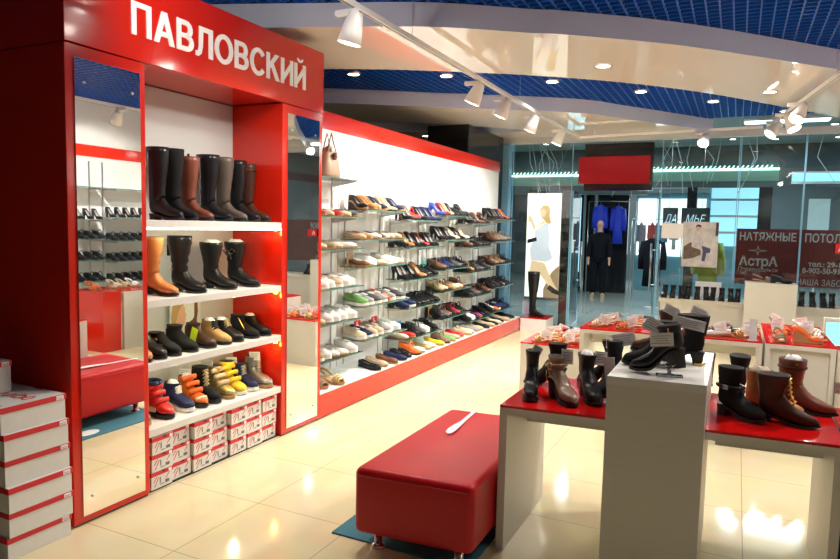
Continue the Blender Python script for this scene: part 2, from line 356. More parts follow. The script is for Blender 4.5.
SHC = {'black': ((.012, .012, .014), .3), 'black suede': ((.010, .010, .011), .85), 'navy': ((.015, .025, .085), .5), 'dark brown': ((.055, .022, .014), .35), 'brown': ((.16, .065, .03), .4),
  'reddish brown': ((.19, .055, .032), .35), 'tan': ((.48, .19, .05), .4), 'camel': ((.45, .26, .10), .7), 'taupe': ((.23, .145, .10), .3), 'grey brown': ((.10, .075, .06), .45), 'beige': ((.56, .42, .28), .5),
  'cream': ((.72, .62, .46), .5), 'white': ((.80, .79, .76), .45), 'grey': ((.30, .29, .30), .6), 'orange': ((.80, .15, .02), .5), 'red': ((.62, .02, .02), .4), 'dark red': ((.28, .015, .02), .4),
  'blue': ((.02, .06, .62), .4), 'green': ((.16, .38, .10), .55), 'yellow': ((.80, .55, .03), .5), 'gold': ((.52, .38, .14), .35), 'silver': ((.42, .42, .42), .3), 'magenta': ((.55, .02, .25), .5), 'olive': ((.25, .21, .11), .6), 'patterned brown': ((.26, .18, .11), .6), 'dark grey': ((.07, .065, .07), .5)}
def smat(c):
    col, r = SHC[c]; big = c in ('patterned brown', 'gold', 'silver')
    return mat('leather_'+c.replace(' ', '_'), col, r, coat=.12 if r < .36 else 0, noise=.55 if big else .15, scale=70 if big else 40, bump=.15, metal=.6 if c in ('silver', 'gold') else 0, spec=.25 if sum(col) < .2 else .5)
CACHE = {}
def straps_mesh(L, Wd, base, ts, r=.009, h=.05):
    mb = MB()
    for t, hh in ts:
        w = Wd*lerp(WL['round'], t)*1.02; pts = [(t*L, w*math.cos(a), base+hh*math.sin(a)) for a in [math.pi*k/8 for k in range(9)]]
        mb.tube(pts, r, 6, flat=1.0)
    return mb
def shoe_mesh(style, colour):
    key = (style, colour)
    if key in CACHE: return CACHE[key]
    m = smat(colour); lin = LINING if colour not in ('black', 'black suede', 'navy') else mat('grey_lining', (.28, .26, .25), .8)
    parts = []; L, Wd = .245, .041
    if style == 'pump':
        L = .215; h, b = .085, .008
        up = upper_low(L, Wd*.9, h, b, 'point', dict(H=[(0, .052), (.15, .05), (.4, .032), (.6, .03), (.7, .040), (.85, .034), (1, .012)], throat=.66))
        parts = [('upper', up, [m, lin]), ('sole', sole_part(L, Wd*.9, h, b, 'point', .006), [SOLEB]), ('heel', heel_part(L, Wd*.9, h, b, 'slim'), [m])]
    elif style == 'wedge':
        L = .22; h, b = .065, .015
        up = upper_low(L, Wd*.95, h, b, 'round', dict(H=[(0, .055), (.3, .04), (.6, .036), (.7, .05), (.85, .04), (1, .016)], throat=.66))
        parts = [('upper', up, [m, lin]), ('sole', sole_part(L, Wd*.95, h, b, 'round', .014), [SOLET]), ('heel', heel_part(L, Wd*.95, h, b, 'wedge'), [SOLET if colour != 'black' else SOLEB])]
    elif style == 'flat':
        h, b = .008, .010
        up = upper_low(L, Wd, h, b, 'round', dict(H=[(0, .05), (.15, .046), (.4, .032), (.58, .034), (.7, .042), (.85, .036), (1, .014)], throat=.64))
        parts = [('upper', up, [m, lin]), ('sole', sole_part(L, Wd, h, b, 'round', .009), [SOLEB if colour in ('black', 'navy', 'black suede') else SOLET])]
    elif style == 'loafer':
        h, b = .034, .012
        up = upper_low(L, Wd, h, b, 'round', dict(H=[(0, .062), (.15, .058), (.38, .052), (.48, .058), (.6, .058), (.75, .046), (.9, .036), (1, .016)], throat=.48))
        parts = [('upper', up, [m, lin]), ('sole', sole_part(L, Wd, h, b, 'round', .010), [SOLEB]), ('heel', heel_part(L, Wd, h, b-.004, 'flat'), [SOLEB]), ('strap', straps_mesh(L, Wd, h+.015, [(.56, .072)], .006), [m])]
    elif style == 'sneaker':
        h, b = .010, .024
        up = upper_low(L, Wd*1.02, h, b, 'round', dict(H=[(0, .066), (.12, .066), (.3, .056), (.42, .066), (.6, .062), (.75, .048), (.9, .04), (1, .018)], throat=.44))
        la = MB()
        for t in (.46, .53, .60, .66): w = .02; la.tube([(t*L, -w, b+.066-.03*(t-.46)), (t*L+.008, 0, b+.074-.04*(t-.46)), (t*L, w, b+.066-.03*(t-.46))], .0035, 5)
        parts = [('upper', up, [m, lin]), ('sole', sole_part(L, Wd*1.02, h, b, 'round', .022, 1.06), [SOLEW]), ('laces', la, [mat('lace_white', (.75, .75, .72), .8) if colour != 'white' else mat('lace_grey', (.45, .45, .45), .8)])]
    elif style == 'sandal':
        h, b = .022, .014
        so = sole_part(L, Wd, h, b, 'round', .014)
        parts = [('sole', so, [SOLET]), ('strap', straps_mesh(L, Wd, b, [(.84, .030), (.76, .042), (.66, .05)], .010), [m]), ('heel_strap', MB().tube([(.42*L, .03, h+.03), (.2*L, .031, h+.06), (.04*L, .02, h+.07), (0, 0, h+.072), (.04*L, -.02, h+.07), (.2*L, -.031, h+.06), (.42*L, -.03, h+.03)], .006, 6, flat=1.6), [m])]
    CACHE[key] = [(nm, mb.mesh(style+'_'+nm, ms)) for nm, mb, ms in parts]; return CACHE[key]
TAGCOLS = {'white': PAPER, 'printed': TAGP, 'yellow': mat('yellow_tag', (.62, .78, .02), .6)}
def put_shoe(style, colour, loc, rz, label, cat, group, scale=1, tg=None):
    nm = {'flat': 'ballet_flat', 'wedge': 'wedge_shoe'}.get(style, style)
    r = thing(nm, label, cat, loc, math.radians(rz), group); r.scale = (scale,)*3
    for pn, me in shoe_mesh(style, colour): link(pn, me, r)
    if tg: put_tag(r, *tg)
    return r
def put_tag(r, kind, M, w=.09, h=.055):
    t = MB(); t.obox(Matrix.Identity(4), w, .0015, h)
    o = obj('price_tag', t, [TAGCOLS[kind]], r); o.matrix_local = M
    if kind != 'yellow':
        ln = MB()
        for k in range(4): ln.obox(T(-w*.05*(k % 2), -.001, h*(.28-.18*k)), w*(.78-.12*(k % 3)), .0008, h*.05)
        obj('print', ln, [mat('grey_print', (.33, .33, .36), .7)], o)
    return o
def boot(name, label, cat, colour, loc, rz, group, L=.26, W=.041, h=.02, base=.012, style='round', top=.42, d=.125, slouch=0, heel='flat', toeH=.05, lining=None, sole=None, scale=1, lean=0, pitch=0):
    r = thing(name, label, cat, loc, math.radians(rz), group); r.scale = (scale,)*3
    if pitch: r.rotation_euler.y = math.radians(pitch)
    m = smat(colour); up, (cx, lr) = boot_upper(L, W, h, base, style, top, d, slouch, toeH=toeH, lean=lean)
    u = obj('upper', up, [m, lining or DLIN], r)
    obj('sole', sole_part(L, W, h, base, style, base*.95, 1.05), [sole or SOLEB], r)
    if h > .012: obj('heel', heel_part(L, W, h, base*.4, heel), [sole or SOLEB], r)
    r['_cx'] = cx; return r
def zipper(r, x, z0, z1, y=-.043, m=None, lean=0):
    obj('zipper', MB().tube([(x+lean*k/6, y-.0025, z0+(z1-z0)*k/6) for k in range(7)], .0035, 6), [m or GOLD], r)
def laces(r, pts, wd, m, rad=.004):
    mb = MB()
    for (x, z) in pts: mb.tube([(x-.006, -wd, z-.008), (x+.004, 0, z+.004), (x-.006, wd, z-.008)], rad, 5)
    for (a, b) in zip(pts, pts[1:]): mb.tube([(a[0]-.004, -wd*.8, a[1]), (b[0], wd*.8, b[1])], rad, 5); mb.tube([(a[0]-.004, wd*.8, a[1]), (b[0], -wd*.8, b[1])], rad, 5)
    obj('laces', mb, [m], r)
LACEW = mat('lace_white', (.75, .75, .72), .8); LACEB = mat('lace_black', (.02, .02, .02), .8)
def stuffing(r, cx, z, d, m=PAPER):
    mb = MB(); rings = []
    for k, s in enumerate((1, .8, .5)): rings.append([(cx+math.cos(t)*d*.42*s*(1+.15*math.sin(3*t)), math.sin(t)*d*.32*s, z-.01+.012*k+.006*math.sin(5*t)) for t in [2*math.pi*q/14 for q in range(14)]])
    obj('paper_stuffing', mb.loft(rings), [m], r)

# ------------------------------------------------ top bay: seven tall boots
CB = 'boots on the top cabinet shelf'
tb = [(2.83, 'black', .430, .115), (2.945, 'black suede', .432, .12), (3.073, 'reddish brown', .398, .120), (3.243, 'black', .428, .128), (3.385, 'grey brown', .425, .118), (3.515, 'black', .418, .11), (3.622, 'dark brown', .404, .10)]
tl = ['smooth black tall boot, leftmost on the top cabinet shelf', 'matt black tall boot between the leftmost boot and the reddish brown one', 'reddish brown tall leather boot on the top cabinet shelf', 'wide black tall boot just right of the reddish brown one', 'grey brown tall boot on the top cabinet shelf', 'black tall boot between the grey brown and the dark brown boots', 'dark brown tall boot with gold buckle, rightmost on the top shelf']
for (y, colr, tp, d), lb in zip(tb, tl):
    b = boot('tall_boot', lb, 'boot', colr, (-3.195, y, 1.546), 0, CB, top=tp, d=d+.03, h=.025, W=.039, slouch=.4)
    if colr in ('black', 'grey brown'): zipper(b, b['_cx']-.01, .1, tp-.03, -.058, STEEL)
    if colr == 'dark brown':
        o = MB().tube([(b['_cx']+.064*math.cos(t), .056*math.sin(t), tp-.045) for t in [2*math.pi*k/16 for k in range(17)]], .008, 6); s_ = obj('strap', o, [smat('dark brown')], b)
        obj('buckle', MB().obox(T(b['_cx']+.03, -.058, tp-.045), .03, .012, .026), [GOLD], s_, bevel=.003)
    if colr == 'reddish brown': obj('pull_tab', MB().box(b['_cx']-.005, b['_cx']+.012, -.004, .0, tp-.01, tp+.02), [DLIN], b)
# ------------------------------------------------ second bay: four slouch boots
mb_ = [(2.775, 'tan', .345, 'tan slouch boot with gathered ankle, leftmost on second cabinet shelf'), (3.0, 'black', .35, 'black gathered boot with gold studs beside the tan slouch boot'), (3.27, 'black', .305, 'wide black boot stuffed with white paper, third on the second shelf'), (3.50, 'black', .305, 'black boot with tied bow at its top, rightmost on second shelf')]
for k, (y, colr, tp, lb) in enumerate(mb_):
    b = boot('mid_calf_boot', lb, 'boot', colr, (-3.20, y, 1.101), 0, 'boots on the second cabinet shelf', L=.275, top=tp, d=.16, h=.03, W=.043, slouch=1.5 if k < 2 else .5, style='round')
    if k == 1:
        obj('stud', MB().lathe([(.008, 0), (.006, .006), (.001, .008)], 10, M=T(b['_cx']-.075, -.02, tp-.05) @ R(90, 'X')), [GOLD], b); obj('stud', MB().lathe([(.009, 0), (.006, .006), (.001, .008)], 10, M=T(.03, -.036, .14) @ R(90, 'X')), [GOLD], b)
        obj('pull_tab', MB().box(b['_cx']-.105, b['_cx']-.085, -.008, .004, tp-.13, tp-.02), [smat('black')], b, bevel=.003)
    if k >= 2: stuffing(b, b['_cx'], tp, .15)
    if k == 2: obj('buckle', MB().obox(T(.04, -.045, .045), .03, .006, .01), [GOLD], b)
    if k == 3:
        bw = MB(); cx = b['_cx']+.01
        for s in (-1, 1): bw.tube([(cx, -.066, tp-.07), (cx+s*.03, -.075, tp-.045), (cx+s*.05, -.072, tp-.06), (cx+s*.028, -.072, tp-.085), (cx, -.066, tp-.07)], .006, 6); bw.tube([(cx, -.066, tp-.07), (cx+s*.02, -.07, tp-.12)], .005, 6)
        obj('bow', bw, [mat('patent_black', (.02, .02, .02), .08, coat=1)], b)
# ------------------------------------------------ third bay: ankle boots
G3 = 'ankle boots on the third cabinet shelf'
a3 = [(2.60, 'tan', .085, 'tan low shoe at the left end of the third shelf'), (2.704, 'black', .11, 'black ankle boot beside the tan shoe on the third shelf'), (2.81, 'black suede', .12, 'black boot with gold buckles, third on the third cabinet shelf'), (2.946, 'black suede', .15, 'black suede ankle boot in front of the small poster'), (3.10, 'dark brown', .14, 'dark brown ankle boot hung with a yellow green tag'), (3.24, 'camel', .145, 'camel lace-up ankle boot on the third cabinet shelf'), (3.355, 'black', .135, 'black lace-up ankle boot beside the camel one'), (3.513, 'black suede', .15, 'black ankle boot with a gold zip down its front'), (3.642, 'black', .13, 'black ankle boot stuffed with paper, right end of third shelf')]
for k, (y, colr, tp, lb) in enumerate(a3):
    b = boot('ankle_boot', lb, 'boot', colr, (-3.185, y-.005, .746), -4, G3, L=.262, top=tp, d=.108, h=.018, W=.044, slouch=.3, lean=.01)
    if k in (2,): obj('buckle', MB().obox(T(.10, -.046, .09), .03, .01, .014).obox(T(.15, -.047, .06), .03, .01, .012), [GOLD], b)
    if k == 4: put_tag(b, 'yellow', T(.14, -.062, .085) @ R(18, 'Y'), .055, .085)
    if k in (5, 6): laces(b, [(.120, .142), (.121, .126), (.125, .111), (.137, .099)], .026, LACEB if k == 5 else mat('lace_beige', (.45, .36, .2), .8)); stuffing(b, b['_cx'], tp, .10)
    if k == 7: zipper(b, .12, .14, .06, -.047, GOLD, .06)
    if k == 8: stuffing(b, b['_cx'], tp, .10)
# ------------------------------------------------ fourth bay: bright high-tops
G4 = 'high-top shoes on the lowest cabinet shelf'
HT = [(2.592, 'brown', .075, 'brown low shoe half hidden at left end of the lowest shelf', '', None), (2.765, 'red', .205, 'red high-top with three straps and navy collar', 'straps', 'red'), (2.925, 'navy', .165, 'blue high-top with white laces and white rim', 'laces', None), (3.04, 'orange', .185, 'orange red strapped high-top beside the blue laced one', 'straps', 'orange'), (3.155, 'black suede', .225, 'tall black laced boot in the middle of the lowest shelf', 'laces', None), (3.285, 'gold', .205, 'beige and gold wedge sneaker with straps', 'straps', 'beige'), (3.40, 'yellow', .215, 'yellow high-top with padded straps', 'straps', 'yellow'), (3.52, 'navy', .185, 'dark navy laced sneaker with pale sole beside the silver one', 'laces', None), (3.638, 'silver', .215, 'silver laced sneaker at the right end of the lowest shelf', 'laces', None)]
for k, (y, colr, tp, lb, det, sc) in enumerate(HT):
    b = boot('high_top_sneaker' if k else 'low_shoe', lb, 'shoe', colr, (-3.20 + (.03 if k == 8 else 0), y, .371), -3, G4, L=.255, top=tp, d=.115, h=.02, base=.024, W=.042, sole=SOLEW if k in (2, 6, 7) else (SOLET if k in (0, 5, 8) else SOLEB), lean=.02 if k else 0, slouch=.2)
    if det == 'straps':
        for q, (x, z, w, f) in enumerate(((.145, .095, .046, 20), (.115, .135, .046, 12), (.085, .172, .05, 4))):
            pts = [(x+.012+.017*math.cos(a), w*math.sin(a)*.98, z+.010*math.cos(a)) for a in [math.pi*(-.62+1.24*j/10) for j in range(11)]]
            obj('strap', MB().tube(pts, .008, 8, flat=2.0), [smat(sc)], b)
    if k == 1: obj('collar', MB().tube([(b['_cx']+.054*math.cos(t), .046*math.sin(t), tp-.004) for t in [2*math.pi*j/14 for j in range(15)]], .013, 8), [smat('navy')], b, )
    if k == 1: obj('side_patch', MB().obox(T(.10, -.046, .05), .12, .006, .03), [smat('cream')], b, bevel=.002)
    if k == 3: obj('toe_patch', MB().tube([(.2, -.04, .055), (.215, -.02, .062), (.22, 0, .064), (.215, .02, .062), (.2, .04, .055)], .010), [smat('cream')], b)
    if det == 'laces':
        n_ = 6 if tp > .2 else 5
        laces(b, [(.128+.002*j, tp-.02-(tp-.11)*j/(n_-1)) for j in range(n_)], .024, LACEW if k in (2,) else (mat('lace_grey', (.45, .45, .45), .8) if k != 4 else mat('lace_gold', (.4, .32, .18), .6)))
    if k in (3, 5, 7, 8): put_tag(b, 'white', T(.04 if k != 8 else .12, -.03 if k != 3 else .02, tp+.005) @ R(-6, 'Y'), .10, .06)
    if k in (2, 3): stuffing(b, b['_cx'], tp, .10)
# poster card standing behind the third shelf boots
pc = thing('poster_card', 'small poster of blonde woman and brown boot behind the third shelf boots', 'poster', (-3.315, 3.075, .746))
obj('card', MB().box(0, .004, 0, .27, 0, .305), [mat('poster_pale', (.72, .80, .74), .5)], pc)
def flat_poly(pts, x, m, nm, par, th=.0015, plane='x'):
    b = MB(); n = len(pts)
    if plane == 'x': vs = [(x, a, z) for a, z in pts]+[(x+th, a, z) for a, z in pts]
    else: vs = [(a, x, z) for a, z in pts]+[(a, x-th, z) for a, z in pts]
    fs = [list(range(n))[::-1], [n+i for i in range(n)]]+[[i, (i+1) % n, n+(i+1) % n, n+i] for i in range(n)]
    return obj(nm, b.add(vs, fs), [m], par)
def ell(cx, cz, rx, rz, n=18, a0=0): return [(cx+rx*math.cos(2*math.pi*k/n), cz+rz*math.sin(2*math.pi*k/n)) for k in range(n)]
SKIN = mat('poster_skin', (.72, .42, .26), .6); HAIR = mat('poster_hair', (.50, .34, .12), .6)
flat_poly([(.02, .06), (.01, .16), (.02, .23), (.05, .26), (.09, .265), (.12, .245), (.11, .20), (.06, .12), (.05, .06)], .004, HAIR, 'printed_hair', pc)
flat_poly([(.04, .0), (.045, .06), (.05, .13), (.07, .19), (.10, .235), (.125, .225), (.13, .20), (.128, .185), (.142, .165), (.13, .155), (.135, .14), (.128, .13), (.12, .10), (.09, .09), (.085, .05), (.09, 0)], .0055, SKIN, 'printed_face', pc)
flat_poly([(.215, .255), (.24, .255), (.245, .18), (.235, .13), (.235, .10), (.165, .10), (.165, .112), (.20, .13), (.212, .15)], .004, smat('brown'), 'printed_boot', pc)
flat_poly([(.04, .285), (.25, .285), (.25, .297), (.04, .297)], .004, mat('faint_print', (.45, .5, .48), .6), 'printed_heading', pc)

# ------------------------------------------------ shoe boxes under the lowest shelf
CARD = mat('box_card', (.74, .73, .70), .6, noise=.04); BOXR = mat('box_red', (.62, .02, .03), .5, noise=.05)
def small_box_meshes():
    w, h, l = .150, .100, .30
    body = MB().box(-l, 0, 0, w, 0, h-.002).mesh('box_body', [CARD])
    lid = MB().box(-l-.003, .003, -.003, w+.003, h-.024, h).mesh('box_lid', [BOXR])
    top = MB().box(-l, .0, -.000, w, h, h+.001).mesh('lid_top', [CARD])
    pr = MB()
    for k, (y0, z0, y1, z1) in enumerate(((.022, .012, .052, .062), (.016, .040, .040, .070), (.105, .045, .130, .072))):
        a = Vector((.001, y0, z0)); b_ = Vector((.001, y1, z1)); d = (b_-a); M = T(*((a+b_)/2)) @ R(math.degrees(math.atan2(d.z, d.y)), 'X'); pr.obox(M, .001, d.length, .004)
    prn = pr.mesh('red_print', [BOXR])
    lb = MB().obox(T(.001, .062, .044), .001, .007, .034).obox(T(.001, .112, .026), .001, .028, .018).obox(T(.001, .075, .018), .001, .03, .004).mesh('black_print', [mat('box_black_print', (.16, .15, .16), .6)])
    wh = MB().obox(T(.0035, .132, h-.013), .001, .022, .018).mesh('size_sticker', [PAPER])
    hole = MB().obox(T(.0035, .085, h-.006), .001, .022, .012).mesh('finger_hole', [DLIN])
    return [('box_body', body, []), ('box_lid', lid, [('lid_top', top), ('size_sticker', wh), ('finger_hole', hole)]), ('red_print', prn, []), ('black_print', lb, [])]
SBM = small_box_meshes()
for cI in range(7):
    for rI in range(3):
        y = 2.553+.162*cI; dx = (.018, .0, .012, -.004, .01, .014, .0)[cI]+.005*rI*(-1)**cI; dz = (0, .004, .006, .012, .006, .004, .0)[cI]
        t = thing('shoe_box', 'white shoe box with red lid, %s column from left, %s row under the cabinet' % (ORD[cI], ('bottom', 'middle', 'top')[rI]), 'box', (XF-.035+dx, y, .013+rI*.1025), 0, 'shoe boxes under the cabinet')
        for nm, me, sub in SBM:
            p = link(nm, me, t)
            for sn, sme in sub: link(sn, sme, p)
# ------------------------------------------------ big stack of boot boxes at the left
zt = [(0, .106), (.107, .115), (.223, .116), (.340, .122), (.463, .120), (.584, .120)]
bl = ['bottom box of the tall stack of boot boxes beside the cabinet', 'second box from the floor in the tall boot box stack', 'third box from the floor in the tall boot box stack', 'fourth box from the floor in the tall boot box stack', 'fifth box from the floor in the tall boot box stack', 'boot box with red printed lid, topmost of the tall stack']
def boot_box(lb, loc, rz, h, w=.305, l=.50, logo=False):
    t = thing('boot_box', lb, 'box', loc, math.radians(rz), 'boot boxes stacked beside the cabinet')
    obj('box_body', MB().box(-l, 0, -w, 0, 0, h-.004), [CARD], t)
    ld = obj('box_lid', MB().box(-l-.004, .004, -w-.004, .004, h-.026, h), [BOXR], t)
    obj('lid_top', MB().box(-l-.001, .001, -w-.001, .001, h, h+.0012), [CARD], ld)
    st = obj('size_sticker', MB().box(.004, .0052, -.046, -.010, h-.024, h-.003), [PAPER], ld)
    obj('red_print', MB().tube([(.0054, -.042+.0024*k, h-.014+.003*math.sin(k*1.9)) for k in range(12)], .0009, 4).box(.0052, .0056, -.040, -.016, h-.0215, h-.020), [BOXR], st)
    if logo:
        lg = MB(); pts = [(-.36+.045*k, -.10-.012*math.sin(k*2.1)-.004*k) for k in range(7)]
        lg.tube([(-.30+.008*k, -.16+.026*math.sin(k*.9)+.0008*k, h+.002) for k in range(30)], .004, 5, flat=.3)
        lg.tube([(-.09+.045*math.cos(a), -.14+.03*math.sin(a*2), h+.002) for a in [k*.33 for k in range(20)]], .005, 5, flat=.3)
        lg.box(-.47, -.03, -.283, -.279, h+.001, h+.0022); obj('printed_logo', lg, [BOXR], ld)
        obj('finger_hole', MB().box(-.22, -.16, -.012, -.002, h+.0005, h+.0017), [DLIN], ld)
for k, (z0, h) in enumerate(zt):
    boot_box(bl[k], (-2.852+(-.006, .004, .006, -.004, .0, -.012)[k], 2.022+(.0, .006, .002, .0, -.006, -.01)[k], z0+.001), (0, -.6, .8, -.8, .3, 0)[k], h, logo=(k == 5))
boot_box('boot box lying on top of the tall stack at the picture edge', (-3.12, 1.915, .7065), 2, .15, .28, .24)

# ================================================================== SHELF WALL
obj_p = thing('display_plinth', 'long low red plinth with white top under the glass wall shelves', 'plinth', (XF, 4.18, 0))
obj('front_panel', MB().box(-.02, 0, 0, 5.24, .012, .196), RED, obj_p); obj('toe_kick', MB().box(-.42, -.03, 0, 5.24, 0, .012), BLACKG, obj_p)
obj('plinth_top', MB().box(-.431, .001, 0, 5.24, .196, .208), WHITE, obj_p, bevel=.002)
obj('plinth_body', MB().box(-.43, -.021, .0, 5.24, .012, .196), WHITE, obj_p)
pl = thing('boot_plinth', 'small white box plinth with red top carrying one over-knee boot', 'plinth', (XF+.012, 9.40, 0))
obj('plinth_body', MB().box(0, .39, 0, .45, 0, .190), WHITE, pl); obj('red_top', MB().box(0, .392, -.002, .452, .190, .203), REDTOP, pl)
b = boot('over_knee_boot', 'black over-knee boot standing alone on small red-topped plinth', 'boot', 'black', (-2.80, 9.60, .204), -18, None, L=.26, top=.68, d=.19, h=.03, W=.042, slouch=.6)
lh = thing('leaflet_stack', 'pale stack of leaflets on the end of the long plinth', 'leaflets', (-2.90, 9.80, .204))
for k in range(3): obj('leaflet', MB().box(-.07, .07, .02*k, .02*k+.012, 0, .20-.03*k), [mat('lilac_paper', (.62, .62, .78), .6, noise=.15, scale=40)], lh)
BAYS = [(4.19, 5.06), (5.08, 5.94), (5.96, 6.85), (6.87, 7.72), (7.74, 8.58), (8.60, 9.46)]
BN = ['nearest', 'second', 'third', 'fourth', 'fifth', 'farthest']
ZS = [[1.930, 1.605, 1.331, .996, .700, .388], [1.677, 1.408, 1.155, .790, .475], [1.600, 1.315, .979, .676, .352], [1.668, 1.383, 1.040, .780, .46], [1.586, 1.284, .960, .64, .32], [1.655, 1.345, 1.015, .69, .345]]
SEAM = MB()
for i, (a, bb) in enumerate(BAYS):
    if i: struct(obj('trim_%d' % (9+i), MB().box(XB, XB+.0015, a-.012, a-.006, .21, 2.374), mat('seam_shadow_gap', (.30, .31, .33), .6)))
for i, (a, bb) in enumerate(BAYS):
    for s, yy in enumerate((a+.10, bb-.10)):
        tag(obj('shelf_upright', MB().box(XB+.001, XB+.010, yy-.006, yy+.006, .21, max(ZS[i])+.02), STEEL), 'slotted metal upright, %s one holding the %s wall bay shelves' % (('near', 'far')[s], BN[i]), 'upright', 'slotted uprights on the shelf wall')
    for k, z in enumerate(ZS[i]):
        t = thing('glass_shelf', 'glass shelf %s from the top in the %s bay of the left wall' % (ORD[k], BN[i]), 'shelf', (XB+.016, a, z), 0, 'glass shelves on the left wall')
        gl = obj('glass_pane', MB().box(0, .275, 0, bb-a, -.009, -.001), [SHELFG], t)
        obj('front_edge', MB().box(.275, .278, 0, bb-a, -.009, -.001).box(0, .275, bb-a, bb-a+.002, -.009, -.001), [GEDGE], gl)
        for yy in (.10, bb-a-.10): obj('bracket', MB().add([(-.0, yy-.004, -.010), (.24, yy-.004, -.010), (.24, yy-.004, -.016), (0, yy-.004, -.055), (0, yy+.004, -.010), (.24, yy+.004, -.010), (.24, yy+.004, -.016), (0, yy+.004, -.055)], [(0, 1, 2, 3), (4, 7, 6, 5), (0, 4, 5, 1), (1, 5, 6, 2), (2, 6, 7, 3), (3, 7, 4, 0)]), [STEEL], t)
K = {'P': 'pump', 'W': 'wedge', 'F': 'flat', 'L': 'loafer', 'S': 'sneaker', 'D': 'sandal'}
C_ = {'bk': 'black', 'nv': 'navy', 'db': 'dark brown', 'br': 'brown', 'tn': 'tan', 'bg': 'beige', 'cr': 'cream', 'wh': 'white', 'gr': 'grey', 'or': 'orange', 'rd': 'red', 'dr': 'dark red', 'bl': 'blue', 'gn': 'green', 'ye': 'yellow', 'go': 'gold', 'mg': 'magenta', 'ol': 'olive', 'pb': 'patterned brown', 'tp': 'taupe', 'dg': 'dark grey'}
ROWS = [["", "Fbk Fdg Fdr Fcr Frd", "Wbk Wnv Fcr Fol Fcr Fwh", "Lgr Dor Swh Swh Sbg Swh", "Swh Sol Fbg Swh Swh", "Lbr Fwh Sol Swh Fwh"],
 ["Wbk Wtn Wgo Wnv Pbg", "Fbg Ftn Fwh Fdg Fwh Fbg", "Fbr Fwh Swh Fcr Swh", "Sgn Sgr Sdg Sgr Dor", "Scr Snv Sbg Sbg Sgr Swh"],
 ["Pbk Pbr Lrd Pbk Pnv Pnv", "Lbk Ptn Pbk Pbk Prd", "Pbk Pbk Pbk Ptn Lbk Lbk", "Lnv Snv Lbk Lbk Lbk", "Fcr Frd Lbk Ldg Swh Lbk"],
 ["Pbl Pdr Pbg Pbk Lbk", "Pbk Pbk Pbk Pcr Pbk", "Lbr Lnv Lnv Lbk Ldg Lbk", "Lol Lbg Lbr Ftn Fcr", "Lbk Ldg Lbr Lbk Ldr Lbk"],
 ["Pbk Ldg Pbk Pbr Lbk", "Lbr Pbk Lbk Ldg Lbk Lbk", "Lbk Ltn Lbk Ldg Lbk", "Lbk Lbk Ldg Lbr Lbk", "Lbk Swh Lbk Fbk Fmg"],
 ["Pbk Pbk Pbk Pdg Pnv Por", "Ldb Lbr Lpb Lpb Lgr Lpb", "Ldb Lpb Lbr Lpb Ltp Lbk", "Lbk Lbk Ldg Lbk Fwh Lbk", "Lbk Swh For Snv Lnv Lnv"]]
def shoe_label(cn, kn, k, where): return '%s %s, %s from the left on %s' % (cn, kn, ORD[k], where)
KN = {'pump': 'high-heeled pump', 'wedge': 'wedge shoe', 'flat': 'flat shoe', 'loafer': 'low shoe', 'sneaker': 'lace-up shoe', 'sandal': 'sandal'}
for i, (a, bb) in enumerate(BAYS):
    for k, row in enumerate(ROWS[i]):
        it = row.split(); it += [q for q in it[::-1] if q[1:] in ('bk', 'dg', 'bg', 'wh', 'br', 'nv', 'gr', 'pb', 'cr')][:max(0, 7-len(it))] if it else []; n = len(it)
        for j, code in enumerate(it):
            st, cn = K[code[0]], C_[code[1:]]
            y = a+.085+(bb-a-.155)*j/max(1, n-1)
            sx = {'pump': .245, 'wedge': .25}.get(st, .28)
            put_shoe(st, cn, (XB+.285-sx-.0+random.uniform(-.012, .028), y, ZS[i][k]+.0005), random.uniform(-16, -3), shoe_label(cn, KN[st], j, 'the %s shelf down, %s wall bay' % (ORD[k], BN[i])), 'shoe', 'shoes on the glass wall shelves', random.uniform(1.06, 1.13))
PROW = "Dpb Dgo - - - Fbk Fbg Fbr Fnv Fbk Lor Fwh Fgo Fwh Fye Ltp Fgn Fbg Frd Fbg Fcr Fgr Fbg Fbk Fbg Fbk Fcr Fbk Fbg Fbk Fbk".split()
for j, code in enumerate(PROW):
    if code == '-': continue
    st, cn = K[code[0]], C_[code[1:]]; y = 4.38+(9.2-4.38)*j/(len(PROW)-1)
    nb = 'in the row along the plinth top'
    put_shoe(st, cn, (-3.17+random.uniform(-.01, .04), y, .2085), random.uniform(-14, -2), '%s %s standing on the red plinth, %s from its near end' % (cn, KN[st], ['first', 'second', '', '', '', 'third', 'fourth', 'fifth', 'sixth', 'seventh', 'eighth', 'ninth', 'tenth', 'eleventh', 'twelfth', 'thirteenth', 'fourteenth', 'fifteenth', 'sixteenth', 'seventeenth', 'eighteenth', 'nineteenth', 'twentieth', 'twenty-first', 'twenty-second', 'twenty-third', 'twenty-fourth', 'twenty-fifth', 'twenty-sixth', 'twenty-seventh', 'twenty-eighth'][j]), 'shoe', 'shoes along the plinth', 1.1)
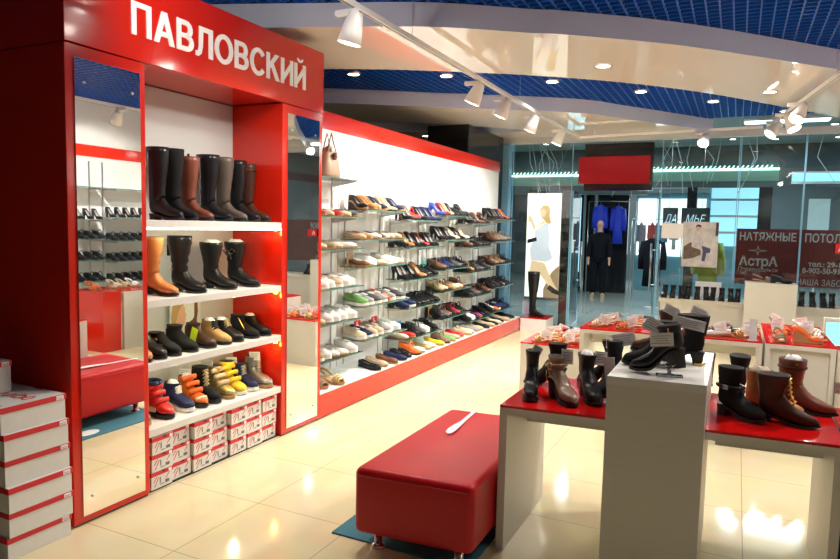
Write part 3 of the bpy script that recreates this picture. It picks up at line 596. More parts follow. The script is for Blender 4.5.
# price signs and small cards on the shelves
PS = [(4.30, 1.155, 'red', 'red price sign at the mirror edge over the orange sandals'), (4.33, .50, 'red', 'red price sign with white mark low by the mirror'), (5.30, .60, 'red', 'red price sign behind the cream slip-ons'), (5.62, .60, 'red', 'second red price sign along the slip-on shelf'), (5.15, 1.30, 'photo', 'small photo card standing on the second bay shelf'), (6.15, .36, 'blue', 'blue picture card behind the white shoe'), (6.95, .49, 'photo', 'brown picture card on the fourth bay bottom shelf'), (6.75, 1.10, 'teal', 'teal tag hanging among the black pumps')]
for y, z, cl, lb in PS:
    zz = min([q for row in ZS for q in row], key=lambda q: 1e9)
    bay = [i for i, (a, bb) in enumerate(BAYS) if a-.03 <= y <= bb+.03][0]; zz = max([q for q in ZS[bay] if q <= z+.08] or [.208])
    t = thing('price_sign', lb, 'sign', (-3.24, y, zz+.0005), math.radians(0), 'small signs on the wall shelves')
    colr = {'red': mat('sign_red', (.68, .01, .02), .35), 'photo': mat('photo_card', (.40, .26, .14), .4, noise=.8, scale=25), 'blue': mat('blue_card', (.03, .30, .70), .4, noise=.5, scale=20), 'teal': mat('teal_card', (.05, .50, .40), .4)}[cl]
    obj('card', MB().box(0, .004, -.055, .055, .0, .16 if cl != 'red' else .15), [colr], t)
    if cl == 'red': obj('white_mark', MB().obox(T(.005, 0, .10), .001, .05, .012).obox(T(.005, -.01, .12), .001, .015, .03), [PAPER], t)
# handbag
hb = thing('handbag', 'beige tote handbag with flower charm on the topmost glass shelf', 'bag', (-3.15, 4.66, 1.931))
BAGM = smat('taupe'); BAGM = mat('bag_leather', (.40, .25, .16), .5, noise=.1, bump=.1)
rg = []
for z, hy, hx in ((0, .125, .06), (.03, .13, .065), (.12, .115, .055), (.20, .085, .04), (.25, .05, .022), (.265, .035, .012)):
    rg.append([(hx*se(math.cos(t), 3), hy*se(math.sin(t), 3), z) for t in [2*math.pi*k/20 for k in range(20)]])
obj('bag_body', MB().loft(rg), [BAGM], hb)
for s in (-1, 1): obj('handle', MB().tube([(s*.02, -.07, .20), (s*.022, -.03, .30), (s*.022, .0, .375), (s*.022, .03, .30), (s*.02, .07+.02*s, .20)], .006, 6), [mat('handle_brown', (.20, .08, .04), .4)], hb)
fl = MB()
for k in range(6): fl.tube([(.055, 0, .18), (.062, .028*math.cos(k*1.05), .18+.028*math.sin(k*1.05))], [.006, .012], 6)
obj('flower_charm', fl, [smat('brown')], hb)
obj('scarf', MB().obox(T(.035, -.01, .235) @ R(20, 'X'), .03, .05, .03), [PAPER], hb, bevel=.008)
cd = tag(obj('small_card', MB().box(-3.29, -3.284, 4.74, 4.86, 1.607, 1.76), [mat('grey_card', (.55, .55, .55), .5)]), 'grey card leaning at the wall under the handbag shelf', 'card')

# ================================================================== RIGHT WALL (seen in the mirrors)
rp = thing('display_plinth', 'red plinth along the right-hand wall, seen in the left mirror', 'plinth', (1.6, 4.2, 0))
obj('front_panel', MB().box(0, .02, 0, 4, .012, .2), RED, rp); obj('plinth_top', MB().box(0, .43, 0, 4, .2, .212), WHITE, rp); obj('toe_kick', MB().box(.03, .43, 0, 4, 0, .012), BLACKG, rp)
struct(obj('trim_3', MB().box(2.03, 2.05, -3.2, 9.9, 2.36, 2.51), RED))
for i in range(2):
    a = 5.0+1.02*i
    for k, z in enumerate((1.95, 1.53+.03*i, 1.275-.03*i, 1.0-.03*i, .72-.03*i, .47)):
        t = thing('glass_shelf', 'mirrored glass shelf %s from the top, %s bay of right wall' % (ORD[k], ('near', 'far')[i]), 'shelf', (2.04, a, z), 0, 'glass shelves on the right wall')
        obj('glass_pane', MB().box(-.29, 0, 0, .98, -.009, -.001), [SHELFG], t); obj('front_edge', MB().box(-.293, -.29, 0, .98, -.009, -.001), [GEDGE], t)
        for yy in (.1, .88): obj('bracket', MB().box(-.25, 0, yy-.004, yy+.004, -.03, -.010), [STEEL], t)
        if k:
            for j in range(7):
                put_shoe('pump' if k == 1 else 'loafer', 'black', (1.98, a+.08+.135*j, z), 180+random.uniform(-6, 6), 'black shoe %s along the mirrored right wall shelf, %s down, %s bay' % (ORD[j], ORD[k], ('near', 'far')[i]), 'shoe', 'black shoes on the right wall')
for yy in (5.1, 5.9, 6.1, 6.9): tag(obj('shelf_upright', MB().box(2.04, 2.049, yy-.01, yy+.01, .21, 2.3), STEEL), 'metal upright on the right wall seen in the mirror, %s' % {5.1: 'nearest one', 5.9: 'second one', 6.1: 'third one', 6.9: 'farthest one'}[yy], 'upright', 'uprights on the right wall')

# ================================================================== TABLES, PEDESTALS, BENCH
TR = 5.4
SK = .094
def skew(mb, k=SK):
    mb.v = [(x, y+k*x, z) for x, y, z in mb.v]; return mb
def table(name, lb, loc, rz, L, D, H, group, legs=(0, 1), panel=False, k=SK):
    t = thing(name, lb, 'table', loc, math.radians(rz), group)
    obj = lambda nm, mb, ms, par: globals()['obj'](nm, skew(mb, k), ms, par)
    obj('tabletop', MB().box(0, L, 0, D, H-.045, H-.012), [LAM], t)
    obj('red_top', MB().box(0, L, 0, D, H-.012, H), [REDTOP], t)
    if 0 in legs: obj('leg', MB().box(.0, .036, 0, D, 0, H-.045), [LAM], t)
    if 1 in legs: obj('leg', MB().box(L-.036, L, 0, D, 0, H-.045), [LAM], t)
    obj('back_rail', MB().box(.036, L-.036, D*.5-.01, D*.5+.01, H-.165, H-.045), [LAM], t)
    if panel: obj('front_panel', MB().box(.036, L-.036, .06, .08, 0, H-.045), [LAM], t)
    return t
table('display_table', 'left front table with red top beside the pedestal and the red bench', (-.966, 2.88, 0), 0, .492, .70, .712, 'red-topped display tables', legs=(0,))
table('display_table', 'right front table with red top and brown ankle boots', (-.078, 2.963, 0), 0, .512, .70, .712, 'red-topped display tables', legs=(1,))
rb = thing('low_display_box', 'red display box with sandals on top, seen in the left mirror', 'pedestal', (.72, 5.05, 0)); obj('box_body', MB().box(0, .55, 0, .24, 0, .69), [RED], rb); obj('red_top', MB().box(-.002, .552, -.002, .242, .69, .70), [REDTOP], rb)
table('display_table', 'white table with red top beyond the right edge, seen in left mirror', (.72, 5.33, 0), 0, .55, .50, .70, 'red-topped display tables', k=0)
put_rt = [(1.16, 5.16, 'orange'), (1.16, 5.45, 'cream'), (1.16, 5.58, 'beige'), (1.16, 5.72, 'white')]
table('display_table', 'red-topped table continuing past the right picture edge', (.45, 3.015, 0), 0, 1.10, .70, .70, 'red-topped display tables')
pd = thing('display_pedestal', 'tall white block pedestal in front table, carrying black boots on stands', 'pedestal', (-.472, 2.835, 0))
obj('pedestal_body', skew(MB().box(0, .392, .002, .80, 0, .885)), [LAM], pd); obj('pedestal_top', skew(MB().box(-.001, .394, 0, .802, .885, .92)), [mat('pedestal_white_top', (.74, .73, .70), .3)], pd)
lp = thing('low_display_box', 'low white box with red top piled with sandals, left of back table', 'pedestal', (-1.74, 5.72, 0), math.radians(1))
obj('box_body', MB().box(0, .54, 0, .62, 0, .488), [LAM], lp); obj('red_top', MB().box(-.002, .542, -.002, .622, .488, .50), [REDTOP], lp)
table('display_table', 'white back table with red top and sandals, behind the pedestal', (-1.18, 5.60, 0), 0, 1.40, .62, .70, 'red-topped display tables', k=.05)
table('display_table', 'red-topped table with front panel and orange sandals, farthest right', (.24, 5.70, 0), 0, .475, 1.18, .70, 'red-topped display tables', panel=True, k=.01)
tp = thing('display_pedestal', 'plain white block pedestal by the glass, one dark shoe on top', 'pedestal', (.115, 9.0, 0))
obj('pedestal_body', MB().box(0, .565, 0, .40, 0, .90), [LAM], tp); obj('pedestal_top', MB().box(-.002, .567, -.002, .402, .90, .925), [LAM], tp)
wb = thing('window_bench', 'long white display bench below the shop window holding black shoes', 'bench', (-.93, 9.42, 0))
obj('bench_top', MB().box(0, 3.0, 0, .42, .58, .63), [LAM], wb); obj('bench_front', MB().box(.02, 3.0, .03, .06, 0, .58), [LAM], wb)
# seat bench
be = thing('seat_bench', 'red leather upholstered bench with chrome feet on blue mat', 'bench', (-1.565, 2.545, 0))
BX, BY, Z0, Z1 = .585, 1.15, .085, .408
o = obj('seat_cushion', skew(MB().box(0, BX, 0, BY, Z0, Z1), .09), [mat('red_leatherette', (.50, .004, .010), .36, spec=.35, noise=.12, scale=170, bump=.35)], be, bevel=.035, seg=5)
for p in o.data.polygons: p.use_smooth = True
obj('seam', skew(MB().tube([(-.001, .03, Z1-.036), (-.001, BY-.03, Z1-.036)], .003, 6).tube([(.03, -.001, Z1-.036), (BX-.03, -.001, Z1-.036)], .003, 6), .09), [mat('red_piping', (.42, .004, .008), .4)], be)
for x in (.09, BX-.09):
    for y in (.085, BY-.085):
        obj('foot', MB().lathe([(.036, 0), (.036, .01), (.030, .016), (.020, .022), (.020, Z0)], 20, M=T(x, y+.09*x, 0)), [CHROME], be)
sh = tag(obj('shoehorn', MB().loft([[(w*math.cos(t), y, z+.012+ (.004*math.cos(t)**2)*c_+ .003*math.sin(t)) for t in [2*math.pi*k/10 for k in range(10)]] for y, w, z, c_ in ((0, .006, .002, 0), (.02, .022, .0, 2), (.08, .026, .0, 2), (.16, .022, 0, 1.5), (.25, .014, 0, 0), (.45, .012, 0, 0), (.50, .013, .0, 0), (.508, .004, 0, 0))]), [mat('shoehorn_white', (.78, .78, .84), .3)], loc=(-1.365, 3.20, .4005), rz=math.radians(4)), 'long white plastic shoehorn lying on the red bench', 'shoehorn')
rug = thing('floor_mat', 'flat blue mat on the tiles under the red bench', 'mat', (-1.745, 2.64, 0))
obj('mat_pile', MB().box(0, .74, 0, 1.05, .0, .008), [mat('blue_carpet', (.055, .20, .28), .95, noise=.35, scale=200, bump=.6)], rug)
obj('printed_oval', MB().lathe([(.055, 0), (.055, .0012)], 24, M=T(.10, .42, .008) @ Matrix.Diagonal((1, 1.6, 1, 1))), [PAPER], rug)

# ------------------------------------------------ boots on the front table
GT = 'ankle boots on the front table'
def tbl(x, y): return (x, y, .7125)
SUE = dict(W=.040)
b = boot('ankle_boot', 'glossy black heeled boot at left corner of the front table', 'boot', 'black', tbl(-.905, 3.20), -76, GT, L=.225, W=.037, h=.075, base=.016, top=.225, d=.095, heel='block', toeH=.046); put_tag(b, 'white', T(.06, .02, .225) @ R(70, 'Z') @ R(25, 'Y'), .05, .05)
b = boot('ankle_boot', 'black pointed heeled boot behind the taupe boot', 'boot', 'black suede', tbl(-.79, 3.44), -150, GT, L=.225, W=.038, h=.08, base=.012, top=.225, d=.10, heel='slim', toeH=.045)
b = boot('ankle_boot', 'taupe leather heeled boot with gold buckle on the front table', 'boot', 'taupe', tbl(-.80, 3.17), -47, GT, L=.235, W=.041, h=.08, base=.016, top=.212, d=.105, heel='block', toeH=.05, sole=SOLEB)
s_ = obj('strap', MB().tube([(.03+.055*math.cos(t)+.018, .046*math.sin(t), .165+.01*math.cos(t)) for t in [2*math.pi*k/16 for k in range(17)]], .008, 6), [smat('taupe')], b)
obj('buckle', MB().tube([(.055, -.05, .150), (.055, -.052, .182), (.082, -.047, .182), (.082, -.047, .150), (.055, -.05, .150)], .004, 6).obox(T(.04, -.05, .166), .02, .008, .010), [GOLD], s_)
put_tag(b, 'white', T(.07, .045, .21) @ R(40, 'Z'), .06, .07); zipper(b, .04, .09, .14, -.046)
b = boot('ankle_boot', 'black suede high-heeled boot under a big white price tag', 'boot', 'black suede', tbl(-.52, 3.57), 190, GT, L=.23, W=.039, h=.09, base=.014, top=.245, d=.115, heel='slim', toeH=.05); put_tag(b, 'printed', T(.00, .06, .26) @ R(-172, 'Z') @ R(-12, 'Y'), .12, .07)
b = boot('ankle_boot', 'black leather boot with shiny toe beside the pedestal', 'boot', 'black', tbl(-.665, 3.285), -62, GT, L=.24, W=.042, h=.075, base=.016, top=.22, d=.115, heel='block', toeH=.05); stuffing(b, b['_cx'], .22, .10); put_tag(b, 'white', T(.08, .06, .20) @ R(60, 'Z'), .06, .07)
b = boot('ankle_boot', 'black suede boot half hidden at the left side of pedestal', 'boot', 'black suede', tbl(-.525, 3.46), -105, GT, L=.22, W=.038, h=.09, base=.012, top=.27, d=.10, heel='slim', toeH=.045); put_tag(b, 'white', T(.05, -.03, .25) @ R(60, 'Z'), .05, .06)
ps = thing('price_stand', 'clear acrylic price stand beside the pedestal on the front table', 'sign', (-.515, 3.20, .7125), math.radians(8), 'acrylic price stands')
obj('acrylic_plate', MB().obox(T(0, 0, .11) @ R(-8, 'Y') @ R(60, 'Z'), .003, .06, .22), [mat('milky_acrylic', (.60, .60, .66), .2)], ps); obj('acrylic_foot', MB().box(-.03, .03, -.04, .04, 0, .004), [mat('milky_acrylic', (.6, .6, .66), .2)], ps)
b = boot('ankle_boot', 'black suede ankle boot with strap, right beside the pedestal', 'boot', 'black suede', tbl(-.035, 3.29), -34, GT, L=.225, W=.043, h=.03, base=.014, top=.225, d=.115, heel='flat', slouch=.6, toeH=.048); s_ = obj('strap', MB().tube([(.052+.060*math.cos(t), .049*math.sin(t)*.9, .135) for t in [2*math.pi*k/16 for k in range(17)]], .009, 6), [smat('black')], b); obj('buckle', MB().obox(T(.06, -.047, .135), .024, .008, .02), [STEEL], s_)
b = boot('ankle_boot', 'tan camel ankle boot behind the black and dark brown boots', 'boot', 'tan', tbl(.075, 3.42), -14, GT, L=.25, W=.043, h=.02, base=.012, top=.195, d=.12, slouch=.6); stuffing(b, b['_cx'], .195, .11, mat('kraft_stuffing', (.5, .4, .3), .8))
b = boot('ankle_boot', 'dark brown ankle boot with gold lace hooks, nearest on the front table', 'boot', 'dark brown', tbl(.125, 3.265), -14, GT, L=.245, W=.043, h=.022, base=.010, top=.215, d=.135, style='point', toeH=.044, slouch=.2)
laces(b, [(.122, .20), (.123, .18), (.124, .16), (.127, .14), (.134, .118), (.146, .1)], .024, GOLD, .0035)
b = boot('ankle_boot', 'brown pull-on ankle boot standing at the rear right of the table', 'boot', 'reddish brown', tbl(.215, 3.54), -18, GT, L=.255, W=.042, h=.022, base=.010, top=.245, d=.12, style='point', toeH=.046, slouch=.4)
b2 = MB().tube([(b['_cx']+.058*math.cos(t), .048*math.sin(t), .205) for t in [2*math.pi*k/18 for k in range(19)]], .007, 6); s_ = obj('strap', b2, [smat('dark brown')], b); obj('buckle', MB().obox(T(b['_cx']+.03, -.047, .225), .012, .008, .008), [GOLD], s_); stuffing(b, b['_cx'], .245, .09)
b = boot('ankle_boot', 'slim black boot just behind the right edge of the pedestal', 'boot', 'black', tbl(-.10, 3.66), 95, GT, L=.22, W=.036, h=.05, base=.012, top=.20, d=.09, heel='block')
b = boot('ankle_boot', 'black shaggy boot at back of front table under the rear table', 'boot', 'black suede', tbl(.05, 3.60), 95, GT, L=.23, W=.042, h=.03, base=.012, top=.215, d=.13, slouch=1.2); put_tag(b, 'white', T(-.02, -.06, .12) @ R(-95, 'Z'), .05, .06)
b = boot('ankle_boot', 'black boot with white tags cut by the right picture edge', 'boot', 'black', (.50, 3.40, .7005), -20, None, L=.24, W=.041, h=.05, base=.012, top=.18, d=.12, heel='block'); put_tag(b, 'printed', T(.0, -.07, .175) @ R(12, 'Z'), .11, .05); put_tag(b, 'white', T(.05, -.075, .10) @ R(18, 'Z'), .05, .07)
# ------------------------------------------------ boots on acrylic stands on the pedestal
GP = 'boots on the tall pedestal'
ACR = glass_mat('clear_acrylic', (.80, .84, .86), 1.2)
def stand(lb, x, y, h, rz):
    t = thing('shoe_stand', lb, 'stand', (x, y, .9205), math.radians(rz), 'acrylic shoe stands')
    obj('foot_plate', MB().box(-.055, .055, -.03, .03, 0, .005), [ACR], t); obj('post', MB().tube([(0, 0, .005), (0, 0, h)], .009, 10), [mat('milky_acrylic', (.6, .6, .66), .2)], t); obj('cup', MB().lathe([(.012, h-.012), (.02, h-.004), (.022, h)], 12), [ACR], t)
stand('clear acrylic stand propping the front black boot on the pedestal', -.235, 2.985, .05, 8)
stand('clear acrylic stand under the second black boot on the pedestal', -.30, 3.18, .055, 8)
def pboot(lb, x, y, rz, pitch, colr, **kw):
    return boot('ankle_boot', lb, 'boot', colr, (x, y, .92), rz, GP, pitch=pitch, **kw)
b = boot('ankle_boot', 'black leather heeled boot on stand, nearest on the pedestal', 'boot', 'black', (-.165, 2.99, .965), 184, GP, pitch=10, L=.235, W=.038, h=.07, base=.012, top=.19, d=.105, heel='block', style='point', toeH=.045); put_tag(b, 'printed', T(.085, .052, .135) @ R(180, 'Z') @ R(3, 'Y'), .095, .058)
zipper(b, .055, .10, .18, .045)
b = boot('ankle_boot', 'black suede boot with side zip behind the nearest pedestal boot', 'boot', 'black suede', (-.215, 3.17, .9215), 190, GP, L=.245, W=.039, h=.075, base=.012, top=.215, d=.105, heel='block', style='round', toeH=.048); put_tag(b, 'printed', T(.115, .06, .195) @ R(175, 'Z') @ R(28, 'Y'), .09, .062); zipper(b, .085, .11, .19, .045, GOLD)
b = boot('ankle_boot', 'black boot with gold heel tip and wide price tag, right on pedestal', 'boot', 'black suede', (-.115, 3.30, .9215), 165, GP, L=.22, W=.043, h=.05, base=.012, top=.235, d=.135, heel='block', sole=SOLEB); put_tag(b, 'printed', T(.05, .075, .20) @ R(190, 'Z') @ R(9, 'Y'), .145, .05); obj('heel_tip', MB().box(-.005, .03, -.03, .03, .0, .010), [GOLD], b)
b = boot('ankle_boot', 'dark brown boot with upright tag at back left of the pedestal', 'boot', 'dark brown', (-.24, 3.48, .9215), 175, GP, L=.23, W=.040, h=.07, base=.012, top=.225, d=.10, heel='block'); put_tag(b, 'printed', T(.03, .06, .235) @ R(180, 'Z') @ R(25, 'Y'), .07, .045)
b = boot('ankle_boot', 'reddish brown boot with photo tag at back right of the pedestal', 'boot', 'reddish brown', (-.125, 3.58, .9215), 178, GP, L=.23, W=.038, h=.07, base=.012, top=.20, d=.10, heel='block'); put_tag(b, 'printed', T(.03, .06, .215) @ R(180, 'Z') @ R(20, 'Y'), .075, .065)

# ------------------------------------------------ sandals on the rear tables
GS = 'sandals on the rear tables'
sl = [('gold', -1.44, 5.87), ('orange', -1.23, 5.88), ('red', -1.45, 5.99), ('patterned brown', -1.22, 6.0), ('beige', -1.46, 6.10), ('white', -1.24, 6.12), ('red', -1.45, 6.22), ('gold', -1.23, 6.24), ('black', -1.40, 6.32)]
for k, (cn, x, y) in enumerate(sl):
    put_shoe('sandal', cn, (x, y, .5005), 203+random.uniform(-5, 7), '%s sandal with tag on the low red-topped box, %s counted from the front' % (cn, ORD[k]), 'sandal', GS, .95, ('white', T(.10, .03, .075) @ R(155+random.uniform(-25, 25), 'Z') @ R(random.uniform(-25, 25), 'Y'), .11, .08))
ml = [('cream', -.93, 5.80), ('orange', -.70, 5.80), ('beige', -.94, 5.92), ('patterned brown', -.71, 5.93), ('brown', -.90, 6.04), ('dark brown', -.68, 6.06), ('white', -.23, 5.83), ('white', -.01, 5.84), ('red', -.24, 5.95), ('brown', -.02, 5.96), ('tan', .195, 5.87), ('black', -.22, 6.07), ('navy', -.0, 6.08), ('gold', .195, 5.99), ('black', .19, 6.12)]
for k, (cn, x, y) in enumerate(ml):
    wd = 'left half' if k < 6 else 'right half'; kk = k if k < 6 else k-6
    put_shoe('flat' if cn in ('black', 'navy', 'white') and k > 5 else 'sandal', cn, (x, y, .7005), 203+random.uniform(-5, 7), '%s %s with tag, %s on the %s of the back table' % (cn, 'flat shoe' if cn in ('black', 'navy', 'white') and k > 5 else 'sandal', ORD[kk], wd), 'sandal', GS, .88, ('white', T(.10, .03, .075) @ R(155+random.uniform(-25, 25), 'Z') @ R(random.uniform(-30, 30), 'Y'), .11, .075))
rl = [('orange', .32, 6.17, -75), ('patterned brown', .32, 5.94, -80), ('tan', .44, 5.87, -12), ('white', .46, 6.02, -18), ('beige', .46, 6.17, -25), ('orange', .32, 6.42, -60), ('white', .50, 6.34, -30), ('brown', .31, 6.66, -60), ('white', .48, 6.56, -40)]
for k, (cn, x, y, rz) in enumerate(rl):
    put_shoe('wedge' if cn == 'tan' else 'sandal', 'orange' if cn == 'tan' else cn, (x, y, .7005), rz, '%s %s on the right-hand red-topped table, %s from its front' % ('tan orange' if cn == 'tan' else cn, 'wedge shoe' if cn == 'tan' else 'sandal', ORD[k]), 'sandal', GS, .92, ('white', T(.09, -.01, .095) @ R(40+random.uniform(-20, 20), 'Z') @ R(random.uniform(-30, 30), 'Y'), .10, .07) if k not in (1, 2) else None)
for k, (x, y, cn) in enumerate(put_rt): put_shoe('sandal', cn, (x, y, .7005), 180, '%s sandal on the red-topped table reflected in the left mirror' % cn, 'sandal', GS)
put_shoe('loafer', 'black', (.40, 9.22, .9255), -20, 'dark shoe alone on the white pedestal by the banner', 'shoe', None)
put_shoe('sandal', 'grey', (.20, 9.24, .9255), 15, 'grey strappy sandal on the white pedestal by the banner', 'sandal', None)
for k, x in enumerate((-.86, -.76, -.66, -.56, -.45, -.35, -.25, -.15, -.05, .05)):
    b = boot('ankle_boot', 'black ankle boot on the window bench, %s from the doorway' % ORD[k], 'boot', 'black', (x, 9.62, .6305), -95+(k % 3)*5, 'black boots on the window bench', L=.23, W=.038, h=.05, base=.012, top=.17, d=.10, heel='block')
for k, x in enumerate((.78, .89, 1.0, 1.11)):
    b = boot('ankle_boot', 'black ankle boot under the red banner, %s right of the pedestal' % ORD[k], 'boot', 'black', (x, 9.62, .6305), -95+(k % 3)*5, 'black boots on the window bench', L=.23, W=.038, h=.05, base=.012, top=.18, d=.10, heel='block')
for (x, y, z, w, h, rz, lb) in ((.15, 5.715, .7005, .055, .17, 10, 'tall thin price stand at right end of the back table'), (-.26, 6.14, .7005, .10, .16, 0, 'white price stand at the middle of the back table')):
    t = thing('price_stand', lb, 'sign', (x, y, z), math.radians(rz), 'acrylic price stands'); obj('acrylic_plate', MB().obox(T(0, 0, h/2) @ R(-8, 'X'), w, .004, h), [mat('milky_acrylic', (.6, .6, .66), .2)], t); obj('acrylic_foot', MB().box(-w*.6, w*.6, -.03, .03, 0, .004), [mat('milky_acrylic', (.6, .6, .66), .2)], t)
tag(obj('white_card', MB().obox(T(-.33, 9.76, .75) @ R(-6, 'X'), .33, .006, .22), [PAPER]), 'blank white card standing behind the window boots', 'card')
cy = thing('glowing_panel', 'pale cyan glowing panel at right edge beyond the sandals', 'panel', (1.0, 7.7, 0))
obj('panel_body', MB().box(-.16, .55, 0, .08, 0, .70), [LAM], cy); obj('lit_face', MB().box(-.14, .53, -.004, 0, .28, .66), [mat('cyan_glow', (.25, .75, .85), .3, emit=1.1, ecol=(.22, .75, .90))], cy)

# ================================================================== TRACK LIGHTS AND DOWNLIGHTS
def rail(lb, p0, p1):
    d = Vector(p1)-Vector(p0); L = d.length; t = thing('track_rail', lb, 'lamp rail', p0, math.atan2(d.y, d.x), 'ceiling track rails')
    obj('rail_body', MB().box(0, L, -.017, .017, -.018, .018), [LAMPW], t, bevel=.003); obj('rail_slot', MB().box(0, L, -.006, .006, -.0195, -.0175), [mat('slot_grey', (.2, .2, .2), .5)], t)
    for k in range(max(2, int(L/1.6))):
        x = .25+k*(L-.5)/max(1, int(L/1.6)-1); obj('hanger_wire', MB().tube([(x, 0, .018), (x, 0, .262)], .0025, 5), [STEEL], t)
RZ = 2.83
rail('left white track rail running along the shelf wall', (-2.10, 1.4, RZ), (-2.10, 9.28, RZ)); rail('far white track rail crossing in front of the glass', (-2.12, 9.325, RZ), (.20, 9.035, RZ)); rail('angled white track rail at the upper right corner', (.25, 8.98, RZ), (.68, 6.10, RZ)); rail('right-hand track rail overhead toward the camera', (.70, 6.05, RZ), (.75, 1.5, RZ))
def track_head(lb, loc, aim, power, adapter=True, sc=1.0, size=75):
    t = thing('track_spotlight', lb, 'spotlight', loc, 0, 'track spotlights')
    d = (Vector(aim)-Vector(loc)).normalized()
    obj('adapter', MB().box(-.13, .02, -.018, .018, -.052, -.019), [LAMPW], t, bevel=.003); obj('arm', MB().tube([(0, 0, -.05), (0, 0, -.065)], .010, 8), [LAMPW], t)
    M = T(0, 0, -.075) @ d.to_track_quat('Z', 'Y').to_matrix().to_4x4()
    s = sc
    hd = obj('lamp_head', MB().lathe([(.022*s, -.03*s), (.034*s, -.025*s), (.040*s, 0), (.052*s, .06*s), (.062*s, .125*s), (.058*s, .125*s), (.052*s, .105*s)], 24, M=M), [LAMPW], t)
    obj('lamp_lens', MB().lathe([(.055*s, .112*s), (.056*s, .121*s), (.02*s, .126*s)], 24, M=M), [LENS], hd)
    spot(Vector(loc)+Vector((0, 0, -.075))+d*.14*s, aim, power, NEUT, size, .7, .04)
heads = [((-2.10, 2.2, RZ), (-2.89, 3.2, 2.62), 'added out-of-view track spotlight brightening the lettered sign', .16), ((-2.10, 3.36, RZ), (-2.7, 3.3, .4), 'large bright track spotlight above the cabinet sign', .6), ((-2.10, 5.40, RZ), (-3.0, 5.3, .85), 'second track spotlight along the left rail, mid picture', 1), ((-2.10, 6.15, RZ), (-3.0, 6.05, .85), 'third track spotlight along the left rail', 1), ((-2.10, 7.15, RZ), (-3.0, 7.05, .85), 'fourth track spotlight along the left rail', 1), ((-2.10, 8.35, RZ), (-3.0, 8.2, .85), 'farthest track spotlight on the left rail', 1)]  # first head is an added lamp, out of view, to brighten the sign
for l, a, lb, k in heads: track_head(lb, l, a, P_TRACK*k, sc=1.2, size=140)
heads2 = [((-.44, 9.10, RZ), (-.9, 7, .6), 'track spotlight on the far rail, before the glass'), ((.34, 8.45, RZ), (-1.3, 7.4, .8), 'lower left spotlight of the corner track'), ((.41, 7.95, RZ), (1.3, 7.2, .9), 'lower right spotlight of the corner track'), ((.49, 7.35, RZ), (-.5, 6.1, .6), 'bright spotlight highest at upper right corner'), ((.73, 4.4, RZ), (.1, 3.4, .7), 'track spotlight overhead above the front table'), ((.74, 2.6, RZ), (1.9, 4.4, 1.5), 'track spotlight aimed at the right wall'), ((.72, 5.3, RZ), (1.95, 5.9, 1.7), 'extra overhead track spotlight added to brighten the right wall')]  # last head is an extra lamp added to brighten the right wall
for k, (l, a, lb) in enumerate(heads2): track_head(lb, l, a, P_TRACK*(1.25 if k < 4 else (.8, 1.3, 1.5)[k-4]), sc=1.15, size=95)
def downlight(x, y, z, lb, power=P_DOWN, col=NEUT, lit=True, size=130):
    t = thing('downlight', lb, 'ceiling light', (x, y, z), 0, 'round ceiling downlights')
    obj('ring', MB().lathe([(.075, .03), (.078, .0), (.070, -.012), (.060, -.012), (.058, .0)], 24), [CHROME], t); obj('lens', MB().lathe([(.060, .0), (.058, -.008), (.02, -.011)], 20), [LENS], t)
    if lit: spot((x, y, z-.03), (x, y, 0), power, col, size, .8, .05)
for k, (x, y) in enumerate(((-3.63, 5.80), (-2.77, 6.20), (-1.835, 6.83), (-1.056, 7.65), (-.35, 8.5), (.45, 9.45))): downlight(x, y, 3.08, 'ceiling downlight %s from the left behind the curved ceiling band' % ORD[k], P_DOWN*.8)
for k, (x, y) in enumerate(((-4.4, 9.15), (-3.5, 9.5))): downlight(x, y, 2.925, 'far small ceiling downlight above the shelf wall, %s one' % ('left', 'right')[k], P_DOWN*.5)
q = 0
for (x, y) in ((-1.48, 3.2), (-.87, 3.54), (.6, 4.2), (.7, 3.0)):  # first two mirrored in the sign; last two unseen, added for room light
    downlight(x, y, 3.08, 'out-of-view overhead downlight above the camera side of the shop, %s of the row' % ORD[q], P_DOWN*.8, size=168 if q < 2 else 130); q += 1
for k, (x, y) in enumerate(((-1.1, 5.7), (.2, 7.3))): downlight(x, y, 2.925, 'downlight set in the glossy ceiling band, %s one' % ('left', 'right')[k], P_DOWN)

# ================================================================== WINDOW GRAPHICS
lb_ = thing('light_box_poster', 'bright upright light box showing a woman in white dress', 'poster', (-3.00, 9.97, .0))
obj('frame', MB().box(-.01, .545, .012, .16, .42, 2.09), [mat('lightbox_frame', (.30, .28, .27), .4)], lb_)
obj('lit_face', MB().box(0, .535, .004, .012, .46, 2.08), [mat('lit_poster', (1, .93, .84), .5, emit=1.25, ecol=(1, .93, .84))], lb_)
LS = mat('lit_skin', (.90, .62, .40), .6, emit=.75, ecol=(1, .72, .42)); LHR = mat('lit_hair', (.80, .52, .22), .6, emit=.6, ecol=(1, .62, .22)); LDR = mat('lit_dress', (.72, .72, .78), .6, emit=.75, ecol=(.85, .86, .95), noise=.5, scale=26); LDK = mat('lit_dark', (.06, .05, .06), .5)
flat_poly([(.30, .46), (.535, .46), (.535, .98), (.42, .86), (.30, .60)], .004, mat('lit_tan', (.55, .38, .24), .6, emit=.35, ecol=(.8, .5, .28)), 'printed_ground', lb_, .001, 'y')
def fp(pts, x, m, nm): return flat_poly(pts, x, m, nm, lb_, .001, 'y')
fp([(.22, 1.72), (.20, 1.83), (.25, 1.90), (.33, 1.90), (.37, 1.84), (.36, 1.74), (.39, 1.62), (.33, 1.60), (.28, 1.66)], .003, LHR, 'printed_hair')
fp(ell(.255, 1.78, .045, .065), .0015, LS, 'printed_face')
fp([(.02, 1.62), (.06, 1.64), (.12, 1.50), (.25, 1.58), (.30, 1.64), (.27, 1.66), (.14, 1.58), (.06, 1.74), (.02, 1.72)], .0025, LS, 'printed_arm')
